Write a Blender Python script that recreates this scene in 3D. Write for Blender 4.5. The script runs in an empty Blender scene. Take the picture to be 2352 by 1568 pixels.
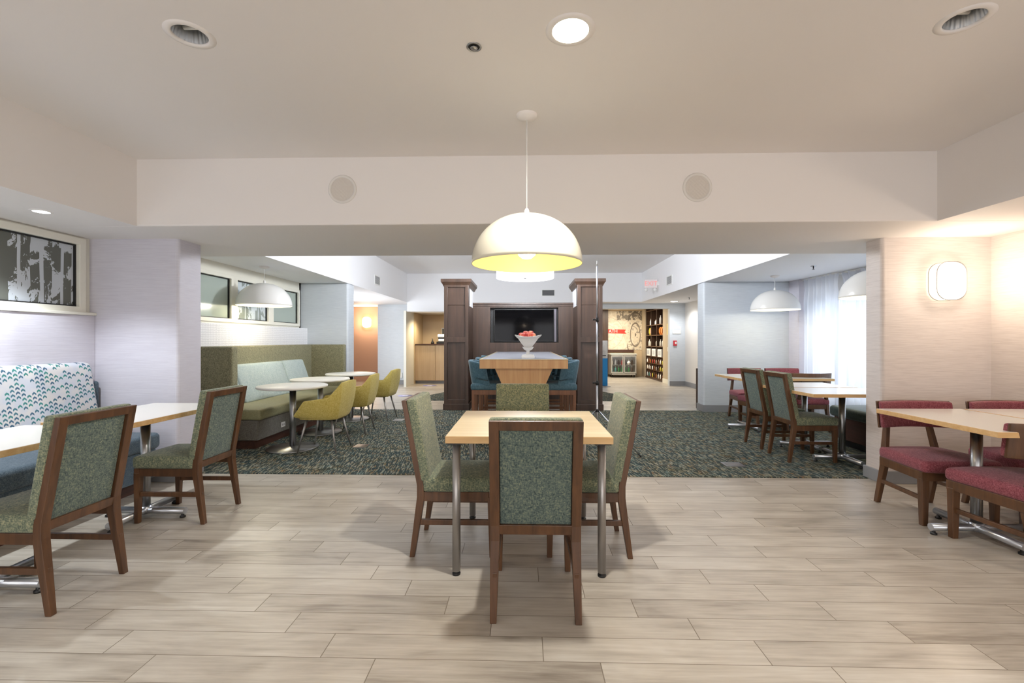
import bpy, bmesh, math, random
from mathutils import Vector, Matrix
random.seed(7)
SC = bpy.context.scene
COL = SC.collection
PI = math.pi

# ------------------------------------------------------------------ helpers
def L(h):
    h = h.lstrip('#')
    out = []
    for i in (0, 2, 4):
        c = int(h[i:i + 2], 16) / 255
        out.append(c / 12.92 if c <= .04045 else ((c + .055) / 1.055) ** 2.4)
    return (*out, 1.0)

class G:
    """collects geometry for one mesh"""
    def __init__(s):
        s.v, s.f, s.m, s.s = [], [], [], []
    def add(s, vs, fs, m=0, smooth=False):
        b = len(s.v)
        s.v += [tuple(p) for p in vs]
        for f in fs:
            s.f.append(tuple(b + i for i in f)); s.m.append(m); s.s.append(smooth)
        return s
    def box(s, x0, x1, y0, y1, z0, z1, m=0):
        return s.hexa([(x0, y0, z0), (x1, y0, z0), (x1, y1, z0), (x0, y1, z0)],
                      [(x0, y0, z1), (x1, y0, z1), (x1, y1, z1), (x0, y1, z1)], m)
    def hexa(s, a, b, m=0):
        return s.add(list(a) + list(b), [(3, 2, 1, 0), (4, 5, 6, 7), (0, 1, 5, 4), (1, 2, 6, 5), (2, 3, 7, 6), (3, 0, 4, 7)], m)
    def loft(s, secs, m=0, smooth=False, caps=True):
        n = len(secs[0]); vs = [p for q in secs for p in q]; fs = []
        for k in range(len(secs) - 1):
            for i in range(n):
                j = (i + 1) % n
                fs.append((k * n + i, k * n + j, (k + 1) * n + j, (k + 1) * n + i))
        s.add(vs, fs, m, smooth)
        if caps:
            s.add(secs[0], [tuple(range(n))[::-1]], m)
            s.add(secs[-1], [tuple(range(n))], m)
        return s
    def post(s, pts, m=0):
        """square post: pts = [(x,y,z,wx,wy)...]"""
        secs = []
        for x, y, z, wx, wy in pts:
            secs.append([(x - wx / 2, y - wy / 2, z), (x + wx / 2, y - wy / 2, z), (x + wx / 2, y + wy / 2, z), (x - wx / 2, y + wy / 2, z)])
        return s.loft(secs, m)
    def tube(s, p, r, n=14, m=0, caps=True):
        p = [Vector(q) for q in p]
        if not isinstance(r, (list, tuple)): r = [r] * len(p)
        secs = []
        for i, q in enumerate(p):
            d = (p[min(i + 1, len(p) - 1)] - p[max(i - 1, 0)]).normalized()
            a = Vector((0, 0, 1)) if abs(d.z) < .9 else Vector((1, 0, 0))
            u = d.cross(a).normalized(); w = u.cross(d).normalized() * -1
            secs.append([tuple(q + r[i] * (math.cos(t) * u + math.sin(t) * w)) for t in [2 * PI * k / n for k in range(n)]])
        return s.loft(secs, m, True, caps)
    def lathe(s, prof, n=48, c=(0, 0, 0), m=0, axis='z', smooth=True, caps=False):
        secs = []
        for r, z in prof:
            ring = []
            for k in range(n):
                t = 2 * PI * k / n
                a, b = r * math.cos(t), r * math.sin(t)
                q = (a, b, z) if axis == 'z' else ((a, z, b) if axis == 'y' else (z, a, b))
                ring.append((c[0] + q[0], c[1] + q[1], c[2] + q[2]))
            secs.append(ring)
        return s.loft(secs, m, smooth, caps)
    def grid(s, fn, nu, nv, m=0, smooth=True):
        vs = [fn(i / nu, j / nv) for j in range(nv + 1) for i in range(nu + 1)]
        fs = [(j * (nu + 1) + i, j * (nu + 1) + i + 1, (j + 1) * (nu + 1) + i + 1, (j + 1) * (nu + 1) + i) for j in range(nv) for i in range(nu)]
        return s.add(vs, fs, m, smooth)
    def rbox(s, c, h, r, warp=None, m=0, n=5, crown=0):
        """rounded, cushion-like block: centre c, half sizes h, corner radius r"""
        def ts(a):
            k = [0, .12, .35, .65, 1]
            inner = [-a + r + (2 * a - 2 * r) * i / n for i in range(n + 1)]
            return [-a + r * q for q in k[:-1]] + inner + [a - r * q for q in k[:-1][::-1]]
        T = [ts(h[0]), ts(h[1]), ts(h[2])]
        bm = {}
        for ax in range(3):
            for sg in (-1, 1):
                b, d = [(1, 2), (2, 0), (0, 1)][ax]
                A, B = T[b], T[d]; base = []
                for q in B:
                    for p in A:
                        P = [0, 0, 0]; P[ax] = sg * h[ax]; P[b] = p; P[d] = q
                        I = [max(-(h[i] - r), min(h[i] - r, P[i])) for i in range(3)]
                        D = [P[i] - I[i] for i in range(3)]
                        l = math.sqrt(sum(x * x for x in D)) or 1
                        P = [I[i] + r * D[i] / l for i in range(3)]
                        if crown and P[2] > 0:
                            P[2] += crown * (1 - (P[0] / h[0]) ** 2) * (1 - (P[1] / h[1]) ** 2)
                        P = (P[0] + c[0], P[1] + c[1], P[2] + c[2])
                        if warp: P = warp(P)
                        base.append(P)
                na = len(A); fs = []
                for j in range(len(B) - 1):
                    for i in range(na - 1):
                        f = (j * na + i, j * na + i + 1, (j + 1) * na + i + 1, (j + 1) * na + i)
                        fs.append(f if sg > 0 else f[::-1])
                s.add(base, fs, m, True)
        return s
    def build(s, name, mats, parent=None, loc=(0, 0, 0), bevel=0, seg=2, rot=None, weld=True, solid=0, fixn=True):
        me = bpy.data.meshes.new(name)
        me.from_pydata(s.v, [], s.f)
        if not isinstance(mats, (list, tuple)): mats = [mats]
        for q in mats: me.materials.append(q)
        me.polygons.foreach_set('material_index', s.m)
        me.polygons.foreach_set('use_smooth', s.s)
        bm = bmesh.new(); bm.from_mesh(me)
        if weld: bmesh.ops.remove_doubles(bm, verts=bm.verts, dist=1e-5)
        if fixn: bmesh.ops.recalc_face_normals(bm, faces=bm.faces)
        bm.to_mesh(me); bm.free()
        o = bpy.data.objects.new(name, me); COL.objects.link(o)
        o.location = loc
        if rot: o.rotation_euler = rot
        if parent: o.parent = parent
        if solid:
            md = o.modifiers.new('solid', 'SOLIDIFY'); md.thickness = solid; md.offset = 0
        if bevel:
            md = o.modifiers.new('bevel', 'BEVEL'); md.width = bevel; md.segments = seg; md.limit_method = 'ANGLE'; md.angle_limit = math.radians(40)
        return o

def tag(o, label=None, cat=None, group=None, kind=None):
    if label: o['label'] = label
    if cat: o['category'] = cat
    if group: o['group'] = group
    if kind: o['kind'] = kind
    return o
def thing(name, label, cat, loc=(0, 0, 0), rz=0, group=None):
    o = bpy.data.objects.new(name, None); COL.objects.link(o)
    o.empty_display_size = .1
    o.location = loc; o.rotation_euler = (0, 0, rz)
    return tag(o, label, cat, group)
KIDS = {}
def dup(root, loc, rz=0, label=None, group=None):
    r = root.copy(); COL.objects.link(r); r.location = loc; r.rotation_euler = (0, 0, rz)
    if label: r['label'] = label
    if group: r['group'] = group
    for ch in [o for o in list(COL.objects) if o.parent == root]:
        c = ch.copy(); COL.objects.link(c); c.parent = r
        for g in [o for o in list(COL.objects) if o.parent == ch]:
            d = g.copy(); COL.objects.link(d); d.parent = c
    return r
def struct(o): o['kind'] = 'structure'; return o

def slab(g, x0, x1, y0, y1, z0, z1, holes, plane='xy', m=0):
    """box with rectangular holes through it; holes=(a0,a1,b0,b1) in the plane's two axes"""
    R = {'xy': (x0, x1, y0, y1), 'yz': (y0, y1, z0, z1), 'xz': (x0, x1, z0, z1)}[plane]
    A = sorted({R[0], R[1], *[h[0] for h in holes], *[h[1] for h in holes]})
    B = sorted({R[2], R[3], *[h[2] for h in holes], *[h[3] for h in holes]})
    for i in range(len(A) - 1):
        for j in range(len(B) - 1):
            ca, cb = (A[i] + A[i + 1]) / 2, (B[j] + B[j + 1]) / 2
            if any(h[0] < ca < h[1] and h[2] < cb < h[3] for h in holes): continue
            a = (A[i], A[i + 1], B[j], B[j + 1])
            if plane == 'xy': g.box(a[0], a[1], a[2], a[3], z0, z1, m)
            elif plane == 'yz': g.box(x0, x1, a[0], a[1], a[2], a[3], m)
            else: g.box(a[0], a[1], y0, y1, a[2], a[3], m)
    return g

# ------------------------------------------------------------------ materials
class E:
    def __init__(s, nt, k): s.nt, s.k = nt, k
    def op(s, o, *a):
        n = s.nt.nodes.new('ShaderNodeMath'); n.operation = o
        for i, q in enumerate((s,) + a):
            if isinstance(q, E): s.nt.links.new(q.k, n.inputs[i])
            else: n.inputs[i].default_value = q
        return E(s.nt, n.outputs[0])
    def __add__(s, o): return s.op('ADD', o)
    def __sub__(s, o): return s.op('SUBTRACT', o)
    def __mul__(s, o): return s.op('MULTIPLY', o)
    def __truediv__(s, o): return s.op('DIVIDE', o)
    def floor(s): return s.op('FLOOR')
    def frac(s): return s.op('FRACT')
    def abs(s): return s.op('ABSOLUTE')
    def lt(s, o): return s.op('LESS_THAN', o)
    def gt(s, o): return s.op('GREATER_THAN', o)
    def mx(s, o): return s.op('MAXIMUM', o)
    def mn(s, o): return s.op('MINIMUM', o)
def newmat(name, col=(.8, .8, .8, 1), rough=.6, metal=0, spec=None, emit=None, es=0, sheen=0):
    m = bpy.data.materials.new(name); m.use_nodes = True
    b = m.node_tree.nodes['Principled BSDF']
    b.inputs['Base Color'].default_value = col
    b.inputs['Roughness'].default_value = rough
    b.inputs['Metallic'].default_value = metal
    if spec is not None: b.inputs['Specular IOR Level'].default_value = spec
    if sheen: b.inputs['Sheen Weight'].default_value = sheen
    if emit:
        b.inputs['Emission Color'].default_value = emit; b.inputs['Emission Strength'].default_value = es
    m.diffuse_color = col
    return m
def coords(m, kind='Object'):
    nt = m.node_tree; t = nt.nodes.new('ShaderNodeTexCoord'); s = nt.nodes.new('ShaderNodeSeparateXYZ')
    nt.links.new(t.outputs[kind], s.inputs[0])
    return E(nt, s.outputs[0]), E(nt, s.outputs[1]), E(nt, s.outputs[2])
def xyz(nt, x, y, z=0.0):
    n = nt.nodes.new('ShaderNodeCombineXYZ')
    for i, q in enumerate((x, y, z)):
        if isinstance(q, E): nt.links.new(q.k, n.inputs[i])
        else: n.inputs[i].default_value = q
    return n.outputs[0]
def noise(nt, vec, scale=5, detail=3, rough=.5, dist=0):
    n = nt.nodes.new('ShaderNodeTexNoise'); nt.links.new(vec, n.inputs['Vector'])
    n.inputs['Scale'].default_value = scale; n.inputs['Detail'].default_value = detail
    n.inputs['Roughness'].default_value = rough; n.inputs['Distortion'].default_value = dist
    return E(nt, n.outputs[0])
def white(nt, vec):
    n = nt.nodes.new('ShaderNodeTexWhiteNoise'); nt.links.new(vec, n.inputs['Vector'])
    return E(nt, n.outputs['Value'])
def ramp(nt, e, stops, interp='LINEAR'):
    n = nt.nodes.new('ShaderNodeValToRGB'); nt.links.new(e.k, n.inputs[0])
    r = n.color_ramp; r.interpolation = interp
    while len(r.elements) < len(stops): r.elements.new(.5)
    for el, (p, c) in zip(r.elements, stops): el.position = p; el.color = c
    return n.outputs[0]
def mixc(nt, fac, a, b):
    n = nt.nodes.new('ShaderNodeMix'); n.data_type = 'RGBA'
    if isinstance(fac, E): nt.links.new(fac.k, n.inputs[0])
    else: n.inputs[0].default_value = fac
    for i, q in ((6, a), (7, b)):
        if isinstance(q, tuple): n.inputs[i].default_value = q
        else: nt.links.new(q, n.inputs[i])
    return n.outputs[2]
def setc(m, sock, inp='Base Color'):
    m.node_tree.links.new(sock, m.node_tree.nodes['Principled BSDF'].inputs[inp])
def bump(m, e, strength=.3, dist=.002):
    nt = m.node_tree; n = nt.nodes.new('ShaderNodeBump')
    n.inputs['Strength'].default_value = strength; n.inputs['Distance'].default_value = dist
    nt.links.new(e.k, n.inputs['Height']); nt.links.new(n.outputs[0], nt.nodes['Principled BSDF'].inputs['Normal'])

def paint(name, col, rough=.7):
    m = newmat(name, col, rough); nt = m.node_tree
    x, y, z = coords(m); e = noise(nt, xyz(nt, x, y, z), 60, 2)
    bump(m, e, .08, .002); return m
def wallpaper(name, col, col2):
    m = newmat(name, col, .6); nt = m.node_tree
    x, y, z = coords(m)
    e = noise(nt, xyz(nt, x * 6.0, y * 6.0, z * 150.0), 1.0, 3, .6)
    setc(m, ramp(nt, e, [(.3, col2), (.62, col)])); bump(m, e, .35, .002)
    return m
def fabric(name, a, b, c, scale=1.0, rough=.9):
    m = newmat(name, a, rough, spec=.2, sheen=.15); nt = m.node_tree
    x, y, z = coords(m)
    s = 260.0 * scale
    e = noise(nt, xyz(nt, x * (s * .45), y * (s * .45), z * s), 1.0, 2, .7)
    e2 = noise(nt, xyz(nt, x * s, y * s, z * (s * .4)), 1.0, 2, .7)
    k = noise(nt, xyz(nt, x, y, z), 45 * scale, 3, .7)
    mixed = e * .42 + e2 * .42 + k * .16
    setc(m, ramp(nt, mixed, [(.36, a), (.5, b), (.64, c)])); bump(m, mixed, .5, .002)
    return m
def wood(name, a, b, axis='z', rough=.42, s=1.0):
    m = newmat(name, a, rough); nt = m.node_tree
    x, y, z = coords(m)
    k = {'x': (2.0, 28.0, 28.0), 'y': (28.0, 2.0, 28.0), 'z': (28.0, 28.0, 2.0)}[axis]
    e = noise(nt, xyz(nt, x * k[0] * s, y * k[1] * s, z * k[2] * s), 1.0, 4, .6, .4)
    setc(m, ramp(nt, e, [(.3, a), (.7, b)])); bump(m, e, .06, .001)
    return m

M = {}
M['paint'] = paint('wall_paint', L('#dcd8d2'))
M['ceil'] = paint('ceiling_paint', L('#e6e1dd'))
M['ceil_rear'] = paint('ceiling_paint_rear', L('#eeeef0'))
M['paper'] = wallpaper('wallpaper_lilac', L('#cfccd4'), L('#c6c2cb'))
M['paper_r'] = wallpaper('wallpaper_warm', L('#dcd3cd'), L('#cdc3bd'))
M['paper_blue'] = wallpaper('wallpaper_cool', L('#d3d9de'), L('#c8ced4'))
M['cream'] = paint('cream_frame', L('#e6e3d6'), .45)
M['base'] = newmat('baseboard_grey', L('#8f9092'), .5)
M['black'] = newmat('black_plastic', L('#161616'), .45)
M['whitep'] = newmat('white_plastic', L('#e9e9e6'), .4)
M['offwhite'] = newmat('warm_white_enamel', L('#dfd9c4'), .22)
M['inner2'] = newmat('white_shade_inside', L('#fbf4de'), .5)
M['enamel'] = newmat('white_enamel', L('#e9e8e4'), .25)
M['chrome'] = newmat('chrome', L('#b9bcc0'), .16, 1)
M['steel'] = newmat('brushed_steel', L('#a5a5a5'), .32, 1)
M['refl'] = newmat('downlight_reflector', L('#d6d8da'), .3, .8)
M['tubes'] = newmat('satin_tube', L('#c3c6cc'), .28, .85)
M['silver'] = newmat('silver_paint', L('#9c9894'), .38, .75)
M['lam'] = newmat('white_laminate', L('#e6e2d8'), .16)
M['lam_w'] = newmat('round_white_laminate', L('#f4f2ea'), .4)
M['lam_blue'] = newmat('grey_stone_top', L('#c2c5cf'), .25)
M['maple'] = wood('maple_edge', L('#c49a63'), L('#d9b684'), 'x')
M['maple_top'] = wood('maple_table_top', L('#c8b58c'), L('#d5c6a2'), 'x', .3, .5)
M['maple_c'] = wood('pale_maple', L('#c9ab85'), L('#d6bc98'), 'z', .5, .6)
M['maple_v'] = wood('maple_panel', L('#c08f5c'), L('#d3a874'), 'z', .45, .6)
M['walnut'] = wood('walnut_frame', L('#432b19'), L('#644329'), 'z', .38)
M['dark'] = wood('dark_stained_wood', L('#38291f'), L('#4e3a2e'), 'z', .36, .5)
M['plinth'] = wood('plinth_wood', L('#382016'), L('#4c2d20'), 'y', .5)
M['tweed'] = fabric('green_tweed', L('#3f4a42'), L('#6f7763'), L('#a29f7d'), .7)
M['tweed_shaded'] = fabric('green_tweed_shaded', L('#323e3c'), L('#596660'), L('#878c73'), .7)  # same tweed as the seat, with shade and cool light in its colour
M['red'] = fabric('raspberry_tweed', L('#5c282f'), L('#7e4049'), L('#9c6266'), .9)
M['olive'] = fabric('olive_tweed', L('#5c5944'), L('#827e63'), L('#9f9a7a'), .5)
M['seat_olive'] = fabric('olive_vinyl', L('#85815f'), L('#918d69'), L('#9d9873'), .4, .5)
M['cush'] = fabric('pale_blue_fabric', L('#9dadad'), L('#b0bebc'), L('#c3cdc6'), .35)
M['navy'] = fabric('blue_grey_fabric', L('#303f4b'), L('#4c5b66'), L('#6b777d'), .9)
M['dgreen'] = fabric('dark_green_vinyl', L('#28332f'), L('#34413c'), L('#414f49'), .3, .45)
M['yellow'] = fabric('mustard_fabric', L('#b39c48'), L('#c8b462'), L('#d6c77f'), .5)
M['teal'] = fabric('teal_vinyl', L('#3b5a69'), L('#4b6b7a'), L('#5c7c8a'), .3, .42)
M['gbase'] = fabric('grey_base_fabric', L('#57534c'), L('#6d6960'), L('#7d7a70'), .5)
M['orange'] = paint('corridor_tan', L('#c09c84'))
M['screen'] = newmat('tv_screen', L('#08080a'), .07, spec=.1)
M['glassgrey'] = newmat('frosted_pane', L('#a7b2a9'), .2)
M['steelw'] = newmat('fridge_steel', L('#c8c6c0'), .35, .6)
M['blue'] = newmat('blue_panel', L('#1f8fd6'), .4)
M['redp'] = newmat('red_plastic', L('#c2323a'), .4)

# lamps: emissive surfaces of lamps only
def glow(name, col, s): return newmat(name, col, .5, emit=col, es=s)
M['bulb'] = glow('lamp_bulb', L('#fff3d0'), 14)
M['bulb_big'] = glow('lit_downlight_lens', L('#fffbe8'), 18)
M['bulb_white'] = glow('white_downlight_lens', L('#ffffff'), 9)
M['drum'] = glow('drum_diffuser', L('#fffdfa'), 1.6)
M['sconce'] = glow('sconce_diffuser', L('#fff0d8'), 3.2)
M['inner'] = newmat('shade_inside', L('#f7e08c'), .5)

# wood-look tiles: 6 x 36 inch planks, quarter stagger
def floor_mat():
    m = newmat('plank_tile', rough=.33); nt = m.node_tree
    x, y, z = coords(m)
    ry = (y - 1.844) / .1524
    n = ry.floor(); fy = ry.frac()
    u = (x - .766 + (n - 1.0) * .2286) / .9144
    fx = u.frac(); pid = u.floor()
    r = white(nt, xyz(nt, pid, n, 3.0)); r2 = white(nt, xyz(nt, pid, n, 9.0))
    g1 = noise(nt, xyz(nt, x * 1.6 + r * 40.0, y * 14.0 + r2 * 30.0), 1.0, 5, .6, .6)
    g2 = noise(nt, xyz(nt, x * 3.2 + r2 * 40.0, y * 60.0), 1.0, 3, .6)
    g3 = noise(nt, xyz(nt, x * 2.2 + r * 11.0, y * 5.0 + r * 19.0), 1.0, 3, .5, 1.0)
    e = g1 * .42 + g2 * .28 + g3 * .30 + (r - .5) * .13
    c = ramp(nt, e, [(.3, L('#80766a')), (.43, L('#a79e91')), (.55, L('#bab2a5')), (.7, L('#cbc5ba'))])
    gx = fx.lt(.0022).mx(fx.gt(.9978)); gy = fy.lt(.011).mx(fy.gt(.989))
    gr = gx.mx(gy)
    setc(m, mixc(nt, gr, c, L('#7c7263')))
    bump(m, g1 * .3 - gr, .15, .002)
    nt.links.new((g1 * .2 + .24 + gr * .3).k, nt.nodes['Principled BSDF'].inputs['Roughness'])
    return m
M['floor'] = floor_mat()
def carpet_mat():
    m = newmat('fleck_carpet', rough=.95, spec=.1); nt = m.node_tree
    x, y, z = coords(m)
    a = math.radians(82)
    u = x * math.cos(a) - y * math.sin(a); v = x * math.sin(a) + y * math.cos(a)
    st = noise(nt, xyz(nt, u * 10.0, v * 62.0), 1.0, 2, .55, .3)
    st2 = noise(nt, xyz(nt, u * 8.0 + 30.0, v * 55.0 + 9.0), 1.0, 2, .5, .3)
    patch = noise(nt, xyz(nt, x, y), 3.2, 3, .6)
    patch2 = noise(nt, xyz(nt, x + 7.0, y), 9.0, 2, .6)
    basec = ramp(nt, patch, [(.35, L('#2f3d3f')), (.5, L('#3c4645')), (.65, L('#3d4036'))])
    fle = ramp(nt, patch2, [(.35, L('#74867f')), (.5, L('#948f77')), (.62, L('#8c7650')), (.75, L('#916249'))])
    c = mixc(nt, (st - .54).gt(0.0) * .75, basec, fle)
    c = mixc(nt, (st2 - .61).gt(0.0) * .85, c, L('#9d9a88'))
    fuzz = noise(nt, xyz(nt, x, y), 260, 2)
    c = mixc(nt, fuzz.gt(.6) * .35, c, L('#20282a'))
    setc(m, c); bump(m, fuzz, .6, .004)
    return m
M['carpet'] = carpet_mat()
def chevron_mat():
    m = newmat('chevron_print', rough=.6, spec=.3); nt = m.node_tree
    x, y, z = coords(m)
    ku, kv = .037, .034
    s = z + x * .0
    cu = (y / ku); cid = cu.floor(); fu = cu.frac()
    cv = s / kv + cid * .5; rid = cv.floor(); fv = cv.frac()
    tent = (fu - .5).abs() * .9          # lower toward the sides
    d = (fv + tent - .62).abs()
    inx = (fu - .5).abs().lt(.40)
    shape = d.lt(.23) * inx
    rnd = white(nt, xyz(nt, cid, rid, 1.0))
    grp = noise(nt, xyz(nt, (cid - rid) * .83, (cid + rid) * .16), 1.0, 1)
    on = shape * (rnd * .22 + grp).gt(.55)
    colr = ramp(nt, noise(nt, xyz(nt, cid * .6, rid * .6), 1.0, 1), [(.4, L('#3f6078')), (.5, L('#45757f')), (.6, L('#3b827b'))])
    bg = ramp(nt, noise(nt, xyz(nt, y, z), 9, 2), [(.4, L('#c3c7d0')), (.6, L('#d2cfcd'))])
    setc(m, mixc(nt, on, bg, colr)); return m
M['chevron'] = chevron_mat()
def birch_mat(name, dark, pale):
    m = newmat(name, rough=.22); nt = m.node_tree
    x, y, z = coords(m)
    wob = noise(nt, xyz(nt, y * 2.0, z * 1.2), 1.0, 2)
    cu = y / .165 + wob * .25; cid = cu.floor(); fu = cu.frac()
    w = white(nt, xyz(nt, cid, 2.0, 5.0)) * .12 + .03
    line = (fu - .5).abs().lt(w) 
    patch = noise(nt, xyz(nt, y * 4.5, z * 3.4 + cid * 3.7), 1.0, 6, .68, .8)
    on = patch.gt(.5)
    alt = white(nt, xyz(nt, cid, 8.0, 1.0)).gt(.12)
    f = line.mx(on * alt)
    setc(m, mixc(nt, f, dark, pale)); return m
M['birch'] = birch_mat('birch_film', L('#64665f'), L('#c3c9cf'))
M['birch2'] = birch_mat('birch_film_rear', L('#8a938f'), L('#c6cfd2'))
def tilewall():
    m = newmat('white_hex_tile', L('#e8e8ea'), .25); nt = m.node_tree
    t = nt.nodes.new('ShaderNodeTexVoronoi'); t.feature = 'DISTANCE_TO_EDGE'
    x, y, z = coords(m); nt.links.new(xyz(nt, x, y, z), t.inputs['Vector']); t.inputs['Scale'].default_value = 34
    t.inputs['Randomness'].default_value = .25
    e = E(nt, t.outputs['Distance'])
    setc(m, mixc(nt, e.lt(.06), L('#ececee'), L('#c9c9cd'))); bump(m, e.mn(.1), .5, .004); return m
M['tile'] = tilewall()
def mural_mat():
    m = newmat('mural_print', rough=.5); nt = m.node_tree
    x, y, z = coords(m)
    def rings(cx, cz, sx, k, w0):
        dx = (x - cx) / sx; dz = z - cz
        n = noise(nt, xyz(nt, x * 2.0, z * 2.0), 1.0, 3)
        r = (dx * dx + dz * dz).op('SQRT') + (n - .5) * .10
        return r, (r * k).frac()
    r1, f1 = rings(3.02, 1.55, 1.0, 3.6, .1)
    r2, f2 = rings(4.02, 1.5, .42, 2.6, .1)
    n2 = noise(nt, xyz(nt, x, z), 4, 4, .6, 2.0)
    inside = (x - z * .05).lt(3.66)
    a = inside * f1.lt(.07) * r1.gt(.25)
    b = (a * -1.0 + 1.0) * (inside * -1.0 + 1.0) * f2.lt(.16)
    c = ramp(nt, n2, [(.35, L('#cdbfa6')), (.6, L('#e3d9c5'))])
    c = mixc(nt, a * .45, c, L('#9a8c78'))
    c = mixc(nt, b * .9, c, L('#6a5e52'))
    c = mixc(nt, (inside * -1.0 + 1.0) * n2.gt(.56) * .75, c, L('#7d7165'))
    c = mixc(nt, z.gt(2.02) * x.gt(3.35) * n2.gt(.45) * .8, c, L('#5d5348'))
    setc(m, c); return m
M['mural'] = mural_mat()
def sheer():
    m = bpy.data.materials.new('sheer_curtain'); m.use_nodes = True; nt = m.node_tree
    for n in list(nt.nodes): nt.nodes.remove(n)
    out = nt.nodes.new('ShaderNodeOutputMaterial')
    d = nt.nodes.new('ShaderNodeBsdfDiffuse'); d.inputs[0].default_value = (.82, .83, .86, 1)
    t = nt.nodes.new('ShaderNodeBsdfTranslucent'); t.inputs[0].default_value = (.85, .88, .95, 1)
    tr = nt.nodes.new('ShaderNodeBsdfTransparent')
    a = nt.nodes.new('ShaderNodeMixShader'); a.inputs[0].default_value = .6
    b = nt.nodes.new('ShaderNodeMixShader'); b.inputs[0].default_value = .06
    nt.links.new(d.outputs[0], a.inputs[1]); nt.links.new(t.outputs[0], a.inputs[2])
    nt.links.new(a.outputs[0], b.inputs[1]); nt.links.new(tr.outputs[0], b.inputs[2]); nt.links.new(b.outputs[0], out.inputs[0])
    return m
M['sheer'] = sheer()
def glassmat():
    m = bpy.data.materials.new('clear_glass'); m.use_nodes = True; nt = m.node_tree
    for n in list(nt.nodes): nt.nodes.remove(n)
    out = nt.nodes.new('ShaderNodeOutputMaterial'); tr = nt.nodes.new('ShaderNodeBsdfTransparent'); gl = nt.nodes.new('ShaderNodeBsdfGlossy'); gl.inputs['Roughness'].default_value = .05
    a = nt.nodes.new('ShaderNodeMixShader'); a.inputs[0].default_value = .05
    nt.links.new(tr.outputs[0], a.inputs[1]); nt.links.new(gl.outputs[0], a.inputs[2]); nt.links.new(a.outputs[0], out.inputs[0]); return m
M['glass'] = glassmat()
def to_mesh_text(name, cu, parent, loc):
    o = bpy.data.objects.new('tmp', cu); COL.objects.link(o)
    me = bpy.data.meshes.new_from_object(o); bpy.data.objects.remove(o)
    o = bpy.data.objects.new(name, me); COL.objects.link(o); o.parent = parent; o.location = loc; o.rotation_euler = (PI / 2, 0, 0)
    me.materials.clear(); me.materials.append(cu.materials[0]); return o

# ------------------------------------------------------------------ setting
ZB, ZF, ZR, ZT = 2.229, 2.773, 2.35, 3.145      # beam/soffit, front tray, rear soffit, rear tray
struct(G().box(-9, 9, -3.3, 20, -.1, 0).build('floor', M['floor']))
DL = [(-1.61, 2.155), (.222, 2.17), (2.025, 2.145)]
hole = lambda x, y, r=.076: (x - r, x + r, y - r, y + r)
# front tray top and soffits
struct(slab(G(), -3.154, 3.222, -1.5, 3.63, ZF, ZF + .12, [hole(*p) for p in DL]).build('ceiling', M['ceil']))
SL = [(-3.476, 3.19), (-3.476, 1.75), (-3.476, .3)]
struct(slab(G(), -4.2, -3.154, -3.2, 3.63, ZB, ZF + .12, [hole(x, y, .04) for x, y in SL]).build('ceiling', M['ceil']))
struct(G().box(3.222, 4.4, -3.2, 3.63, ZB, ZF + .12).build('ceiling', M['ceil']))
struct(G().box(-3.154, 3.222, -3.2, -1.5, ZB, ZF + .12).build('ceiling', M['ceil']))
struct(G().box(-4.2, 5.2, 3.63, 4.98, ZB, ZF + .12).build('ceiling_beam', M['ceil'], bevel=.012))
# rear tray
struct(G().box(-3.24, 3.24, 4.98, 12.55, ZT, ZT + .1).build('ceiling', M['ceil_rear']))
struct(G().box(-6.6, -3.24, 4.98, 17, ZR, ZT + .1).build('ceiling', M['ceil_rear']))
struct(G().box(3.24, 6, 4.98, 13.1, ZR, ZT + .1).build('ceiling', M['ceil_rear']))
struct(G().box(-3.24, 1.9, 12.55, 13.1, 2.096, ZT + .1).build('wall_back', M['ceil_rear']))
struct(G().box(1.9, 3.24, 12.55, 13.1, ZR, ZT + .1).build('ceiling', M['ceil_rear']))
# walls, front room
WL = -4.0
g = G(); slab(g, WL - .15, WL, -3.2, 4.2, 1.525, ZB + .05, [(.4, 4.02, 1.60, 2.155)], 'yz'); struct(g.build('wall_left', M['cream']))
struct(G().box(WL - .15, WL, -3.2, 4.2, 0, 1.525).build('wall_left', M['paper']))
g = G(); g.box(WL, WL + .055, -3.2, 4.09, 0, 1.525); struct(g.build('wall_left', M['paper'], bevel=.006))
struct(G().box(WL, WL + .07, -3.2, 4.09, 1.525, 1.55).build('trim_1', M['cream'], bevel=.004))
struct(G().box(4.21, 4.36, -3.2, 4.45, 0, ZB).build('wall_right', M['paper_r']))
# behind the camera: unseen wall, its two window openings added for soft fill
WIN = [(-3.4, -.4, .5, 2.1), (.4, 3.4, .5, 2.1)]
struct(slab(G(), -4.2, 4.4, -3.35, -3.2, 0, ZB + .1, WIN, 'xz').build('wall_front', M['paint']))
for k, (a, b, c, d) in enumerate(WIN):
    g = G()
    slab(g, a, b, -3.32, -3.24, c, d, [(a + .05, (a + b) / 2 - .03, c + .05, d - .05), ((a + b) / 2 + .03, b - .05, c + .05, d - .05)], 'xz')
    struct(g.build('window_%d' % (k + 4), M['cream']))
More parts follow.
